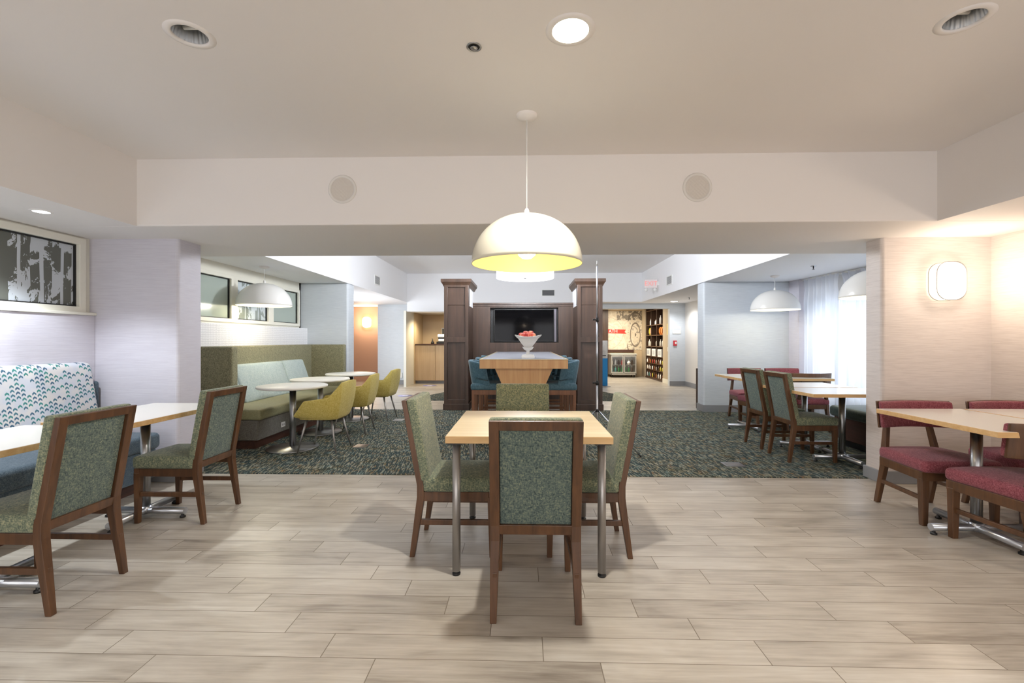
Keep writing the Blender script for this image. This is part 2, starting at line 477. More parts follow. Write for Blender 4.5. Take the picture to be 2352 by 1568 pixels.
# stub walls between the rooms
struct(G().box(-4.2, -3.165, 4.09, 4.40, -.05, ZB + .1).build('wall_left', M['paper'], bevel=.03, seg=4))
struct(G().box(3.245, 4.3, 4.21, 4.42, -.05, ZB + .1).build('wall_right', M['paper_r'], bevel=.03, seg=4))
g = G(); g.box(3.235, 4.21, 4.198, 4.43, 0, .115); struct(g.build('baseboard_right', M['base'], bevel=.006))
struct(G().box(4.195, 4.21, -3.2, 4.19, 0, .115).build('baseboard_right', M['base'], bevel=.004))
struct(G().box(-4.0, -3.155, 4.078, 4.41, 0, .115).build('baseboard_left', M['base'], bevel=.006))
# left rear nook
WR = -4.12
panes = [(4.62, 6.27), (6.41, 7.2), (7.35, 8.17)]
g = G(); slab(g, WR - .15, WR, 4.4, 8.36, 0, ZR, [(a, b, 1.6, 2.16) for a, b in panes], 'yz'); struct(g.build('wall_left', M['cream']))
struct(G().box(WR, WR + .13, 4.4, 8.3, 0, 1.52).build('wall_left', M['tile'], bevel=.004))
struct(G().box(-4.35, -3.24, 8.3, 8.62, -.05, ZR).build('wall_left', M['paper_blue'], bevel=.03, seg=4))
struct(G().box(-3.62, -3.23, 8.29, 8.63, 0, .12).build('baseboard_left', M['base'], bevel=.005))
# right rear nook
struct(G().box(3.245, 5.1, 8.3, 8.6, -.05, ZR).build('wall_right', M['paper_blue'], bevel=.03, seg=4))
struct(G().box(3.235, 4.76, 8.29, 8.61, 0, .13).build('baseboard_right', M['base'], bevel=.005))
struct(G().box(4.76, 5.0, 8.0, 8.3, 0, ZR).build('wall_right', M['paper'], bevel=.005))
g = G(); slab(g, 5.0, 5.15, 4.2, 8.3, 0, ZR, [(4.7, 7.95, .35, 2.0)], 'yz'); struct(g.build('wall_right', M['paint']))
struct(G().box(4.2, 5.15, 4.3, 4.42, 0, ZR).build('wall_right', M['paint']))
# rear walls
YB = 13.3
struct(G().box(-4.3, -3.34, YB, YB + .15, 0, ZR).build('wall_back', M['paper_blue']))
struct(G().box(-4.3, -4.2, YB + .15, 16.0, 0, ZR).build('wall_back', M['paper_blue']))
struct(G().box(-4.29, -3.36, YB - .015, YB, 0, .13).build('baseboard_back', M['base']))
struct(G().box(-3.34, -3.27, 12.58, YB + .15, 0, 2.12).build('trim_2', M['cream']))
struct(G().box(-7.5, -4.3, 14.2, 14.35, 0, ZR).build('wall_back', M['orange']))
struct(G().box(-6.6, -6.45, 8.4, 14.2, 0, ZR).build('wall_left', M['orange']))
struct(G().box(-6.6, -4.12, 8.25, 8.4, 0, ZR).build('wall_left', M['paint']))
# front desk recess
M['beige'] = paint('recess_beige', L('#c9b391'))
struct(G().box(-3.27, 1.9, 14.6, 14.75, 0, 2.2).build('wall_back', M['beige']))
struct(G().box(-3.34, -3.25, YB + .15, 14.6, 0, 2.2).build('wall_back', M['beige']))
struct(G().box(-3.34, 1.9, 13.1, 14.75, 2.12, 2.3).build('ceiling', M['paint']))
struct(G().box(-2.22, -2.1, 14.2, 14.6, 1.0, 2.12).build('wall_back', M['cream']))
struct(G().box(1.85, 1.98, 12.6, 16.5, 0, ZR).build('wall_back', M['paint']))
M['pier'] = paint('pier_taupe', L('#b7a78e'))
# shop behind the right opening
struct(slab(G(), 1.98, 4.62, 13.1, 13.25, 0, ZR, [(1.98, 4.16, 0, 2.2)], 'xz').build('wall_back', M['paper_blue']))
struct(G().box(1.98, 4.8, 16.5, 16.65, 0, 2.5).build('wall_back', M['beige']))
struct(G().box(4.28, 4.43, 13.25, 14.12, 0, 2.5).build('wall_back', M['pier']))
struct(G().box(4.66, 4.8, 13.25, 16.5, 0, 2.5).build('wall_back', M['beige']))
struct(G().box(4.25, 4.66, 16.12, 16.5, 0, 2.5).build('wall_back', M['pier']))
struct(G().box(1.98, 4.8, 13.25, 16.65, 2.4, 2.5).build('ceiling', M['paint']))
struct(G().box(2.55, 3.03, 16.42, 16.5, 0, 2.4).build('wall_back', M['dark']))
struct(G().box(4.262, 4.28, 13.25, 14.1, 0, .13).build('baseboard_back', M['cream']))
struct(G().box(4.16, 4.6, 13.085, 13.1, 0, .13).build('baseboard_back', M['base']))
struct(G().box(4.6, 4.75, 8.6, 13.25, 0, ZR).build('wall_right', M['paint']))
struct(G().box(4.585, 4.6, 8.6, 13.085, 0, .13).build('baseboard_right', M['base']))

# carpets
o = G().box(-4.1, 4.98, 4.36, 8.44, 0, .008).build('carpet', M['carpet'])
tag(o, 'dark green grey flecked carpet running between the booths and round tables', 'carpet')
g = G(); P = [(-2.15, 9.75), (2.3, 9.75), (2.42, 10.1), (2.42, 10.5), (1.9, 11.7), (-1.8, 11.7), (-2.3, 10.5), (-2.3, 10.1)]
g.loft([[(x, y, 0) for x, y in P], [(x, y, .008) for x, y in P]])
tag(g.build('carpet', M['carpet']), 'small flecked carpet with cut corners behind the dark television wall', 'carpet')

# windows on the left (film covered panes)
def pane_window(idx, X, y0, y1, z0, z1, mats, cuts, fw=.05):
    g = G()
    holes = [(a, b, z0, z1) for a, b in cuts]
    slab(g, X - .04, X + .03, y0 - fw, y1 + fw, z0 - fw, z1 + fw, holes, 'yz')
    w = struct(g.build('window_%d' % idx, M['cream'], bevel=.004))
    for (a, b), mt in zip(cuts, mats):
        G().box(X - .03, X - .02, a, b, z0, z1).build('pane', mt, w)
        gg = G(); slab(gg, X - .022, X - .004, a, b, z0, z1, [(a + .012, b - .012, z0 + .012, z1 - .012)], 'yz')
        gg.build('gasket', M['black'], w)
pane_window(1, WL, .45, 3.97, 1.60, 2.155, [M['birch'], M['birch']], [(.45, 2.1), (2.2, 3.97)], .06)
pane_window(2, WR, 4.62, 8.17, 1.6, 2.16, [M['glassgrey'], M['birch2'], M['glassgrey']], panes, .05)

# right window behind the sheer curtains
g = G(); slab(g, 5.03, 5.09, 4.7, 7.95, .35, 2.0, [(4.76, 5.75, .41, 1.94), (5.81, 6.86, .41, 1.94), (6.92, 7.89, .41, 1.94)], 'yz')
w = struct(g.build('window_3', M['cream']))
G().box(5.055, 5.06, 4.76, 7.89, .41, 2.0).build('pane', M['glass'], w)

def curtain(y0, y1, amp, n, label, x=4.86):
    t = thing('curtain', label, 'curtain', (x, 0, 0), 0, 'sheer curtains at the side window')
    def f(u, v):
        z = .03 + v * (ZR - .04)
        gather = 1 - .06 * math.exp(-((v - .93) / .05) ** 2)
        yc = (y0 + y1) / 2
        y = yc + (y0 + (y1 - y0) * u - yc) * gather
        ph = u * n * 2 * PI
        a = amp * (1.0 - .25 * v) if v < .93 else amp * .9
        return (a * math.sin(ph) + .35 * a * math.sin(ph * .37 + 1 + v), y + .012 * math.sin(ph * .5 + 4 * v), z)
    G().grid(f, int(n * 14), 24).build('drape', M['sheer'], t)
    G().box(-.02, .03, min(y0, y1), max(y0, y1), ZR - .025, ZR - .002).build('curtain_rail', M['whitep'], t)
    return t
curtain(8.0, 7.12, .035, 8, 'sheer white pleated curtain hanging nearest the far corner of the booth', 4.83)
curtain(7.2, 4.5, .04, 20, 'wide sheer white curtain across the side window behind the bench', 4.9)

# ------------------------------------------------------------------ ceiling fittings
def downlight(x, y, z, lit, label, r=.075, group=None):
    t = thing('downlight', label, 'ceiling light', (x, y, z), 0, group)
    k = r / .075
    G().lathe([(.0755 * k, .004), (.076 * k, -.003), (.081 * k, -.006), (.092 * k, -.005), (.1085 * k, 0), (.1085 * k, .002)], 48).build('trim_ring', M['ceil'], t)
    if lit:
        G().lathe([(.0005, -.0065), (.05 * k, -.006), (.079 * k, -.0045), (.08 * k, -.0035)], 40).build('lens', lit, t)
    else:
        g = G()
        def f(u, v):
            a = u * 2 * PI; rr = (.0745 - .018 * v) * (1 + .02 * math.sin(a * 22))
            return (rr * math.cos(a), rr * math.sin(a), .004 + v * .085)
        g.grid(f, 176, 5); g.build('reflector', M['refl'], t)
        g = G(); g.lathe([(.0005, .088), (.058, .09)], 32); g.build('reflector_top', M['steel'], t)
        for q in (-.02, .02):
            g = G(); g.tube([(-.045, q, .05), (0, q, .05), (.04, q, .05)], .011, 12); g.build('lamp_tube', M['whitep'], t)
    return t
downlight(*DL[0], ZF, None, 'unlit recessed downlight with ribbed reflector above the left tables')
downlight(*DL[1], ZF, M['bulb_big'], 'glaring lit downlight in the middle of the raised ceiling', .082)
downlight(*DL[2], ZF, None, 'unlit recessed downlight with ribbed reflector above the right tables')
downlight(SL[0][0], SL[0][1], ZB, M['bulb_white'], 'small lit downlight in the low ceiling over the patterned bench', .045)
for p in SL[1:]:
    downlight(p[0], p[1], ZB, M['bulb_white'], 'small lit downlight further along the low ceiling over the bench', .045, 'lights beyond the picture')
downlight(4.06, 12.4, ZR, M['bulb_white'], 'small lit downlight near the shop opening', .085)
downlight(-2.68, 13.3, 2.12, M['bulb_white'], 'small lit downlight over the light wood counter', .085)
downlight(-5.0, 13.5, ZR, M['bulb'], 'warm lit downlight in the orange corridor', .085)

def sprinkler(x, y, z, label, pend=True):
    t = thing('sprinkler', label, 'sprinkler', (x, y, z))
    G().lathe([(.0005, -.004), (.028, -.006), (.038, -.001), (.038, .0)], 24).build('escutcheon', M['chrome'] if pend else M['steel'], t)
    g = G(); g.lathe([(.0005, -.004), (.007, -.005), (.008, -.035), (.003, -.036), (.003, -.045), (.016, -.047), (.016, -.05), (.0005, -.05)], 16)
    g.build('head', M['black'] if pend else M['silver'], t)
sprinkler(4.1, 6.55, ZR, 'small sprinkler in the ceiling near the curtains')
sprinkler(4.07, 11.3, ZR, 'small sprinkler in the ceiling near the exit sign')
t = thing('sprinkler', 'dark round recessed sprinkler in the raised ceiling left of the lit downlight', 'sprinkler', (-.25, 2.28, ZF))
G().lathe([(.0365, 0), (.038, -.003), (.031, -.005), (.029, -.001)], 32).build('ring', M['steel'], t)
G().lathe([(.0005, -.001), (.030, -.0015)], 32).build('cup', M['black'], t)
G().lathe([(.0005, -.012), (.006, -.012), (.017, -.009), (.019, -.006), (.012, -.004), (.007, -.002)], 24).build('head', M['steel'], t)

def speaker(x, z, label):
    t = thing('ceiling_speaker', label, 'speaker', (x, 3.63, z), 0, None)
    G().lathe([(.092, -.002), (.095, -.010), (.110, -.010), (.115, -.004), (.115, 0)], 48, axis='y').build('rim', M['paint'], t)
    g = G(); g.lathe([(.0005, -.005), (.06, -.006), (.093, -.004)], 48, axis='y')
    g.build('grille', M['spk'], t)
m = newmat('speaker_grille', L('#cfc8bf'), .6); nt = m.node_tree
x, y, z = coords(m); bump(m, ((x * 220.0).op('SINE') * (z * 220.0).op('SINE')), .5, .002); M['spk'] = m
speaker(-1.46, 2.515, 'round off white speaker on the beam left of the pendant')
speaker(1.37, 2.506, 'round off white speaker on the beam right of the pendant')

def vent(loc, w, h, axis, label, dark=False):
    t = thing('air_vent', label, 'vent', loc)
    g = G(); fr = .02; mt = M['whitep']
    if axis == 'y':   # facing -y
        slab(g, -w / 2 - fr, w / 2 + fr, -.012, 0, -h / 2 - fr, h / 2 + fr, [(-w / 2, w / 2, -h / 2, h / 2)], 'xz'); g.build('frame', mt, t)
        G().box(-w / 2, w / 2, -.002, 0, -h / 2, h / 2).build('backing', M['base'] if not dark else M['black'], t)
        g = G(); n = 8
        for k in range(n):
            zz = -h / 2 + h * (k + .5) / n; g.hexa([(-w / 2, -.01, zz - .004), (w / 2, -.01, zz - .004), (w / 2, -.003, zz), (-w / 2, -.003, zz)], [(-w / 2, -.01, zz - .001), (w / 2, -.01, zz - .001), (w / 2, -.003, zz + .003), (-w / 2, -.003, zz + .003)])
        g.build('louvres', M['base'] if dark else mt, t)
    else:
        s = axis
        slab(g, min(0, s * .012), max(0, s * .012), -w / 2 - fr, w / 2 + fr, -h / 2 - fr, h / 2 + fr, [(-w / 2, w / 2, -h / 2, h / 2)], 'yz'); g.build('frame', mt, t)
        G().box(min(0, s * .002), max(0, s * .002), -w / 2, w / 2, -h / 2, h / 2).build('backing', M['base'], t)
        g = G(); n = 8
        for k in range(n):
            zz = -h / 2 + h * (k + .5) / n; g.box(min(s * .003, s * .01), max(s * .003, s * .01), -w / 2, w / 2, zz - .002, zz + .002)
        g.build('louvres', mt, t)
vent((.675, 12.55, 2.60), .33, .15, 'y', 'dark slatted air vent on the back wall above the television', True)
vent((-3.24, 9.98, 2.62), .34, .17, 1, 'small white air vent high on the left side of the raised ceiling')
vent((3.24, 10.2, 2.63), .34, .17, -1, 'small white air vent high on the right beside the exit sign')

# exit sign with two lamp heads
M['exitpanel'] = newmat('exit_panel', L('#f1e4e2'), .25); M['exitred'] = newmat('exit_red', L('#e8a09c'), .4, emit=L('#ff8a80'), es=.3)
t = thing('exit_sign', 'white exit sign with red letters and two small lamp heads high on the right', 'exit sign', (3.24, 11.05, 2.66))
G().box(-.33, -.03, -.02, .02, -.1, .1).build('panel', M['exitpanel'], t, bevel=.004)
G().box(-.04, 0, -.06, .06, -.05, .05).build('mount', M['whitep'], t, bevel=.004)
cu = bpy.data.curves.new('letters', 'FONT'); cu.body = 'EXIT'; cu.size = .15; cu.extrude = .002; cu.align_x = 'CENTER'; cu.align_y = 'CENTER'
cu.materials.append(M['exitred']); to_mesh_text('lettering', cu, t, (-.18, -.023, 0))
for q in (-.3, -.09):
    g = G(); g.lathe([(.0005, -.05), (.035, -.048), (.042, -.03), (.03, .02), (.0005, .03)], 20, (q, -.01, -.15), axis='y'); g.build('lamp_head', M['whitep'], t)

# ------------------------------------------------------------------ pendants
def dome(loc, zc, label, sm='enamel', im='inner2'):
    """loc = centre of the rim"""
    x, y, zr = loc
    t = thing('pendant_lamp', label, 'pendant lamp', loc, 0, None)
    R, H = .361, .322
    out, inn = [], []
    for k in range(25):
        a = k / 24 * PI / 2
        rr = R * math.cos(a) ** .92; zz = H * math.sin(a) ** 1.0
        out.append((max(rr, .0006), zz))
    for r_, z_ in out[::-1]: inn.append((max(r_ - .004, .0006), max(z_ - .004, .0)))
    sh = G(); sh.lathe(out, 72, m=0); sh.lathe([(R - .004, 0), (R, 0)], 72, m=0)
    s = sh.build('shade', M[sm], t)
    G().lathe([(max(r_ - .004, .0006), z_ * .985 + .0005) for r_, z_ in out], 72, m=0).build('shade_lining', M[im], t)
    G().lathe([(.0006, H + .045), (.008, H + .044), (.016, H + .03), (.018, H - .004)], 20).build('cap', M['whitep'], t)
    G().tube([(0, 0, H + .02), (0, 0, zc - zr - .01)], .0035, 8).build('cord', M['whitep'], t)
    g = G(); g.lathe([(.0006, -.035), (.012, -.034), (.055, -.022), (.066, -.012), (.068, 0)], 40, (0, 0, zc - zr)); g.build('canopy', M['ceil'], t)
    g = G(); g.lathe([(.0006, .035), (.03, .04), (.055, .06), (.062, .09), (.055, .12), (.03, .15), (.02, .2), (.0006, .2)], 32); g.build('bulb', M['bulb'], t)
    return t
dome((.02, 2.98, 1.796), ZF, 'large cream dome pendant lamp over the maple four seat table', 'offwhite', 'inner')
dome((-3.70, 6.40, 1.79), ZR, 'white dome pendant lamp in front of the frosted windows on the left')
dome((4.09, 7.52, 1.79), ZR, 'white dome pendant lamp hanging in the far corner booth near the curtains')
dome((4.03, 5.30, 1.79), ZR, 'white dome pendant lamp partly hidden behind the right wall')
t = thing('drum_lamp', 'white drum pendant lamp over the tall maple table behind the cream dome', 'pendant lamp', (.02, 6.95, 2.245))
G().lathe([(.438, 0), (.438, .2), (.434, .2), (.434, 0)], 72).build('shade', M['drum'], t)
G().lathe([(.0006, .0), (.436, .004)], 72).build('diffuser', M['drum'], t)
G().lathe([(.0006, -.012), (.012, -.01), (.02, -.002), (.02, .0)], 20).build('finial', M['steel'], t)
G().tube([(0, 0, .2), (0, 0, .88)], .006, 8).build('stem', M['steel'], t)
g = G(); g.lathe([(.0006, .87), (.06, .875), (.065, .9)], 32); g.build('canopy', M['whitep'], t)
g = G()
for k in range(3):
    a = k * 2 * PI / 3; g.tube([(0, 0, .19), (.436 * math.cos(a), .436 * math.sin(a), .19)], .004, 6)
g.build('spider', M['steel'], t)

# wall sconces
def stadium(w, h, r, n=8):
    pts = []
    for cx, cz, a0 in ((w - r, h - r, 0), (-w + r, h - r, 90), (-w + r, -h + r, 180), (w - r, -h + r, 270)):
        for k in range(n + 1):
            a = math.radians(a0 + 90 * k / n); pts.append((cx + r * math.cos(a), cz + r * math.sin(a)))
    return pts
def sconce(loc, rz, label, mt):
    t = thing('wall_sconce', label, 'wall lamp', loc, rz)
    p = stadium(.125, .165, .095)
    secs = [[(x * s, y, z * s) for x, z in p] for y, s in ((-.018, .97), (-.095, 1), (-.108, .97), (-.112, .9))]
    G().loft(secs, smooth=True).build('diffuser', mt, t)
    for y in (-.016, -.10):
        q = stadium(.129, .169, .099)
        g = G(); g.loft([[(x * .99, y, z * .99) for x, z in q], [(x * 1.012, y - .001, z * 1.012) for x, z in q], [(x * 1.012, y - .007, z * 1.012) for x, z in q], [(x * .99, y - .008, z * .99) for x, z in q]], caps=False)
        g.build('metal_band', M['steel'], t)
    G().box(-.07, .07, -.018, 0, -.1, .1).build('back_plate', M['steel'], t)
sconce((3.77, 4.21, 1.824), 0, 'glowing rounded wall lamp on the pillar behind the raspberry chairs', M['sconce'])
sconce((4.21, 1.7, 1.824), PI / 2 * -1, 'glowing rounded wall lamp on the right wall beside the camera', M['sconce'])
M['sconce_o'] = glow('corridor_sconce_diffuser', L('#ffe2b0'), 12)
sconce((-4.92, 14.2, 1.86), 0, 'warm glowing wall lamp in the orange corridor', M['sconce_o'])

# ------------------------------------------------------------------ chairs
def copyx(fn): return [fn(-1), fn(1)]
def dining_chair(label, loc, rz, group):
    t = thing('dining_chair', label, 'chair', loc, rz, group)
    W = .2125
    sl = -.095 / .525
    ry = lambda z: -.205 + sl * (z - .42)       # rear face of the post above the knee
    for s in (-1, 1):
        x = s * (W - .0225)
        g = G(); g.post([(s * (W - .017), -.25 + .015, 0, .03, .03), (x, -.205 + .0225, .36, .045, .045), (x, -.205 + .02, .43, .045, .04), (x, ry(.937) + .014, .937, .045, .028)])
        g.build('leg', M['walnut'], t, bevel=.003)
        g = G(); g.post([(s * (W - .02), .245, 0, .03, .03), (s * (W - .0225), .24, .36, .043, .043)])
        g.build('leg', M['walnut'], t, bevel=.003)
        g = G(); g.hexa([(x - .011, -.225, .19), (x + .011, -.225, .19), (x + .011, .235, .19), (x - .011, .235, .19)], [(x - .011, -.225, .222), (x + .011, -.225, .222), (x + .011, .235, .222), (x - .011, .235, .222)])
        g.build('stretcher', M['walnut'], t, bevel=.003)
    g = G()
    g.box(-W + .004, W - .004, .225, .262, .345, .39)
    for s in (-1, 1): g.box(min(s * (W - .004), s * (W - .034)), max(s * (W - .004), s * (W - .034)), -.165, .225, .335, .39)
    g.build('seat_frame', M['walnut'], t, bevel=.003)
    G().rbox((0, .05, .432), (W + .004, .222, .043), .022, crown=.02).build('seat', M['tweed'], t)
    # wooden back frame rails
    for rn, z0, z1 in (('bottom_rail', .388, .436), ('top_rail', .893, .937)):
        g = G()
        g.hexa([(-W + .04, ry(z0) + .002, z0), (W - .04, ry(z0) + .002, z0), (W - .04, ry(z0) + .03, z0), (-W + .04, ry(z0) + .03, z0)],
               [(-W + .04, ry(z1) + .002, z1), (W - .04, ry(z1) + .002, z1), (W - .04, ry(z1) + .03, z1), (-W + .04, ry(z1) + .03, z1)])
        g.build(rn, M['walnut'], t, bevel=.003)
    sh = lambda p: (p[0], p[1] + sl * (p[2] - .42), p[2])
    G().rbox((0, -.205 + .056, .698), (W + .002, .028, .247), .014, sh, n=6).build('backrest', M['tweed'], t)
    G().rbox((0, -.205 + .026, .665), (W - .046, .008, .232), .006, sh, n=6).build('back_panel', M['tweed_shaded'], t)
    return t
ch = dining_chair('green tweed dining chair with its framed back to the camera at the maple table', (.055, 2.33, 0), 0, 'green tweed chairs')
dup(ch, (-.435, 2.92, 0), -PI / 2, 'green tweed dining chair on the left side of the maple table')
dup(ch, (.40, 2.93, 0), PI / 2, 'green tweed dining chair on the right side of the maple table')
dup(ch, (-.01, 3.47, 0), PI, 'green tweed dining chair facing the camera at the far side of the maple table')
dup(ch, (-2.47, 2.29, 0), PI / 2, 'green tweed dining chair nearest the camera at the left wall tables')
dup(ch, (-2.50, 3.36, 0), PI / 2, 'green tweed dining chair at the left wall table beside the carpet edge')
dup(ch, (3.04, 5.08, .008), -PI / 2, 'green tweed dining chair nearest the camera at the right booth tables')
dup(ch, (3.05, 5.66, .008), -PI / 2, 'green tweed dining chair just behind another one at the right booth tables')

def side_chair(label, loc, rz, group):
    t = thing('side_chair', label, 'chair', loc, rz, group)
    for s in (-1, 1):
        g = G(); g.post([(s * .205, -.27, 0, .032, .036), (s * .2, -.205, .3, .036, .05), (s * .2, -.2, .40, .034, .048), (s * .165, -.225, .62, .034, .036), (s * .16, -.245, .74, .03, .018)])
        g.build('leg', M['walnut'], t, bevel=.003)
        g = G(); g.post([(s * .243, .2, 0, .036, .036), (s * .243, .198, .33, .05, .046)]); g.build('leg', M['walnut'], t, bevel=.003)
        g = G(); g.hexa([(s * .205 - .01, -.25, .17), (s * .205 + .01, -.25, .17), (s * .24 + .01, .19, .17), (s * .24 - .01, .19, .17)], [(s * .205 - .01, -.25, .2), (s * .205 + .01, -.25, .2), (s * .24 + .01, .19, .2), (s * .24 - .01, .19, .2)])
        g.build('stretcher', M['walnut'], t, bevel=.003)
    g = G(); P = [(-.222, -.222), (.222, -.222), (.268, .222), (-.268, .222)]; Q = [(-.195, -.19), (.195, -.19), (.238, .19), (-.238, .19)]
    for i in range(4):
        j = (i + 1) % 4
        g.hexa([(*P[i], .315), (*P[j], .315), (*Q[j], .315), (*Q[i], .315)], [(*P[i], .378), (*P[j], .378), (*Q[j], .378), (*Q[i], .378)])
    g.build('seat_frame', M['walnut'], t, bevel=.003)
    wp = lambda p: (p[0] * (1 + .1 * (p[1] / .23)), p[1] + (.03 * (1 - (p[0] / .26) ** 2) if p[1] > .1 else 0), p[2])
    G().rbox((0, .0, .415), (.252, .235, .042), .03, wp, crown=.025).build('seat', M['red'], t)
    bend = lambda p: (p[0], p[1] + .075 * (p[0] / .28) ** 2 - .12 * (p[2] - .72), p[2])
    G().rbox((0, -.215, .72), (.272, .022, .1), .016, bend, n=8).build('backrest', M['red'], t)
    G().rbox((0, -.244, .72), (.28, .009, .103), .006, bend, n=8).build('back_shell', M['walnut'], t)
    return t
rc = side_chair('raspberry low back chair beside the pillar facing the camera', (3.05, 3.47, 0), PI, 'raspberry chairs')
dup(rc, (3.74, 3.47, 0), PI, 'raspberry low back chair facing the camera beside the right wall')
dup(rc, (3.07, 2.87, 0), 0, 'raspberry low back chair seen from behind at the nearest right table')
dup(rc, (3.69, 7.55, .008), PI, 'raspberry low back chair at the far side of the corner tables near the partition')
dup(rc, (4.31, 7.55, .008), PI, 'raspberry low back chair at the far side of the corner tables near the curtain')
dup(rc, (3.53, 6.80, .008), 0, 'raspberry low back chair mostly hidden behind the two green booth chairs')
dup(rc, (4.09, 6.76, .008), 0, 'raspberry low back chair showing its brown curved shell before the curtain')

def bucket_chair(label, loc, rz, group):
    t = thing('bucket_chair', label, 'chair', loc, rz, group)
    # faces +y
    base = [(-.2, .215, .41), (-.225, .06, .405), (-.215, -.13, .40), (-.165, -.205, .40), (0, -.215, .40), (.165, -.205, .40), (.215, -.13, .40), (.225, .06, .405), (.2, .215, .41)]
    rim = [(-.235, .265, .435), (-.285, .125, .605), (-.285, -.15, .645), (-.205, -.275, .81), (0, -.30, .825), (.205, -.275, .81), (.285, -.15, .645), (.285, .125, .605), (.235, .265, .435)]
    mid = [(-.225, .245, .42), (-.265, .1, .5), (-.27, -.15, .52), (-.215, -.25, .58), (0, -.265, .58), (.215, -.25, .58), (.27, -.15, .52), (.265, .1, .5), (.225, .245, .42)]
    def cr(P, u):
        n = len(P) - 1; f = u * n; i = min(int(f), n - 1); w = f - i; a, b = P[i], P[i + 1]
        return tuple(a[k] + (b[k] - a[k]) * w for k in range(3))
    def f(u, v):
        a, b, c = cr(base, u), cr(mid, u), cr(rim, u)
        return tuple((1 - v) ** 2 * a[k] + 2 * v * (1 - v) * (2 * b[k] - .5 * a[k] - .5 * c[k]) + v * v * c[k] for k in range(3))
    g = G(); g.grid(f, 32, 8); o = g.build('shell', M['yellow'], t, solid=.026, bevel=.006, fixn=False)
    g = G(); pts = [cr(base, i / 32) for i in range(33)]; g.loft([[(p[0], p[1], .385) for p in pts], [(p[0], p[1], .415) for p in pts]]); g.build('seat_pan', M['yellow'], t, bevel=.006)
    G().rbox((0, .03, .445), (.21, .2, .035), .025, crown=.015).build('seat', M['yellow'], t)
    for sx in (-1, 1):
        for sy in (-1, 1):
            g = G(); g.tube([(sx * .15, sy * .14 + .01, .39), (sx * .222, sy * .225 + .01, .0)], [.0155, .0085], 14)
            g.build('leg', M['silver'], t)
    g = G(); g.box(-.17, .17, -.15, .17, .375, .387); g.build('mounting_plate', M['black'], t)
    return t
bc = bucket_chair('mustard yellow armchair with metal legs at the nearest round table', (-2.34, 5.32, .008), PI / 2, 'mustard yellow armchairs')
dup(bc, (-2.37, 6.33, .008), PI / 2 + .05, 'mustard yellow armchair at the middle round table')
dup(bc, (-2.37, 7.42, .008), PI / 2 - .06, 'mustard yellow armchair at the farthest round table')

def stool(label, loc, rz, group):
    t = thing('bar_stool', label, 'bar stool', loc, rz, group)   # faces +y
    for sx in (-1, 1):
        for sy, y in ((-1, -.19), (1, .18)):
            g = G(); g.post([(sx * .2, y, 0, .032, .032), (sx * .2, y, .62, .042, .042)]); g.build('leg', M['stoolwood'], t, bevel=.003)
        g = G(); g.box(sx * .2 - .01, sx * .2 + .01, -.18, .17, .2, .235); g.build('stretcher', M['stoolwood'], t)
    g = G(); g.box(-.2, .2, .165, .19, .24, .28); g.build('footrest', M['stoolwood'], t, bevel=.003)
    g = G(); slab(g, -.222, .222, -.21, .205, .58, .64, [(-.19, .19, -.18, .175)], 'xy'); g.build('seat_frame', M['stoolwood'], t, bevel=.003)
    G().rbox((0, 0, .68), (.23, .225, .045), .03, crown=.02).build('seat', M['teal'], t)
    bend = lambda p: (p[0], p[1] + .22 * (abs(p[0]) / .24) ** 4 - .16 * (p[2] - .72), p[2] - .05 * (abs(p[0]) / .24) ** 4 * (1 if p[2] > .8 else 0))
    G().rbox((0, -.2, .86), (.24, .028, .17), .022, bend, n=12).build('backrest', M['teal'], t)
    return t
M['stoolwood'] = wood('stool_wood', L('#6d452a'), L('#8a5c3a'), 'z')
st = stool('teal bar stool on the left of the tall table, nearest the camera', (-.47, 6.15, .008), -PI / 2, 'teal bar stools')
for k, w_ in ((1, 'in the middle of its row'), (2, 'farthest from the camera')):
    dup(st, (-.47, 6.15 + .9 * k, .008), -PI / 2, 'teal bar stool on the left of the tall table, ' + w_)
for k, w_ in ((0, 'nearest the camera'), (1, 'in the middle of its row'), (2, 'farthest from the camera')):
    dup(st, (.47, 6.15 + .9 * k, .008), PI / 2, 'teal bar stool on the right of the tall table, ' + w_)

# ------------------------------------------------------------------ tables
t = thing('dining_table', 'square maple topped table with four silver legs in the middle of the room', 'table', (.028, 2.92, 0))
G().box(-.4565, .4565, -.45, .45, .737, .7752).build('table_edge', M['maple'], t, bevel=.002)
G().box(-.4545, .4545, -.448, .448, .7753, .7765).build('tabletop', M['maple_top'], t)
for sx in (-1, 1):
    for sy in (-1, 1):
        g = G(); g.tube([(sx * .402, sy * .40, .022), (sx * .402, sy * .40, .737)], .0225, 24); l = g.build('leg', M['silver'], t)
        G().lathe([(.0006, 0), (.022, 0), (.023, .01), (.012, .013), (.012, .024)], 20, (sx * .402, sy * .40, 0)).build('foot', M['black'], l)
        G().box(sx * .402 - .045, sx * .402 + .045, sy * .40 - .045, sy * .40 + .045, .731, .737).build('mounting_plate', M['black'], l)

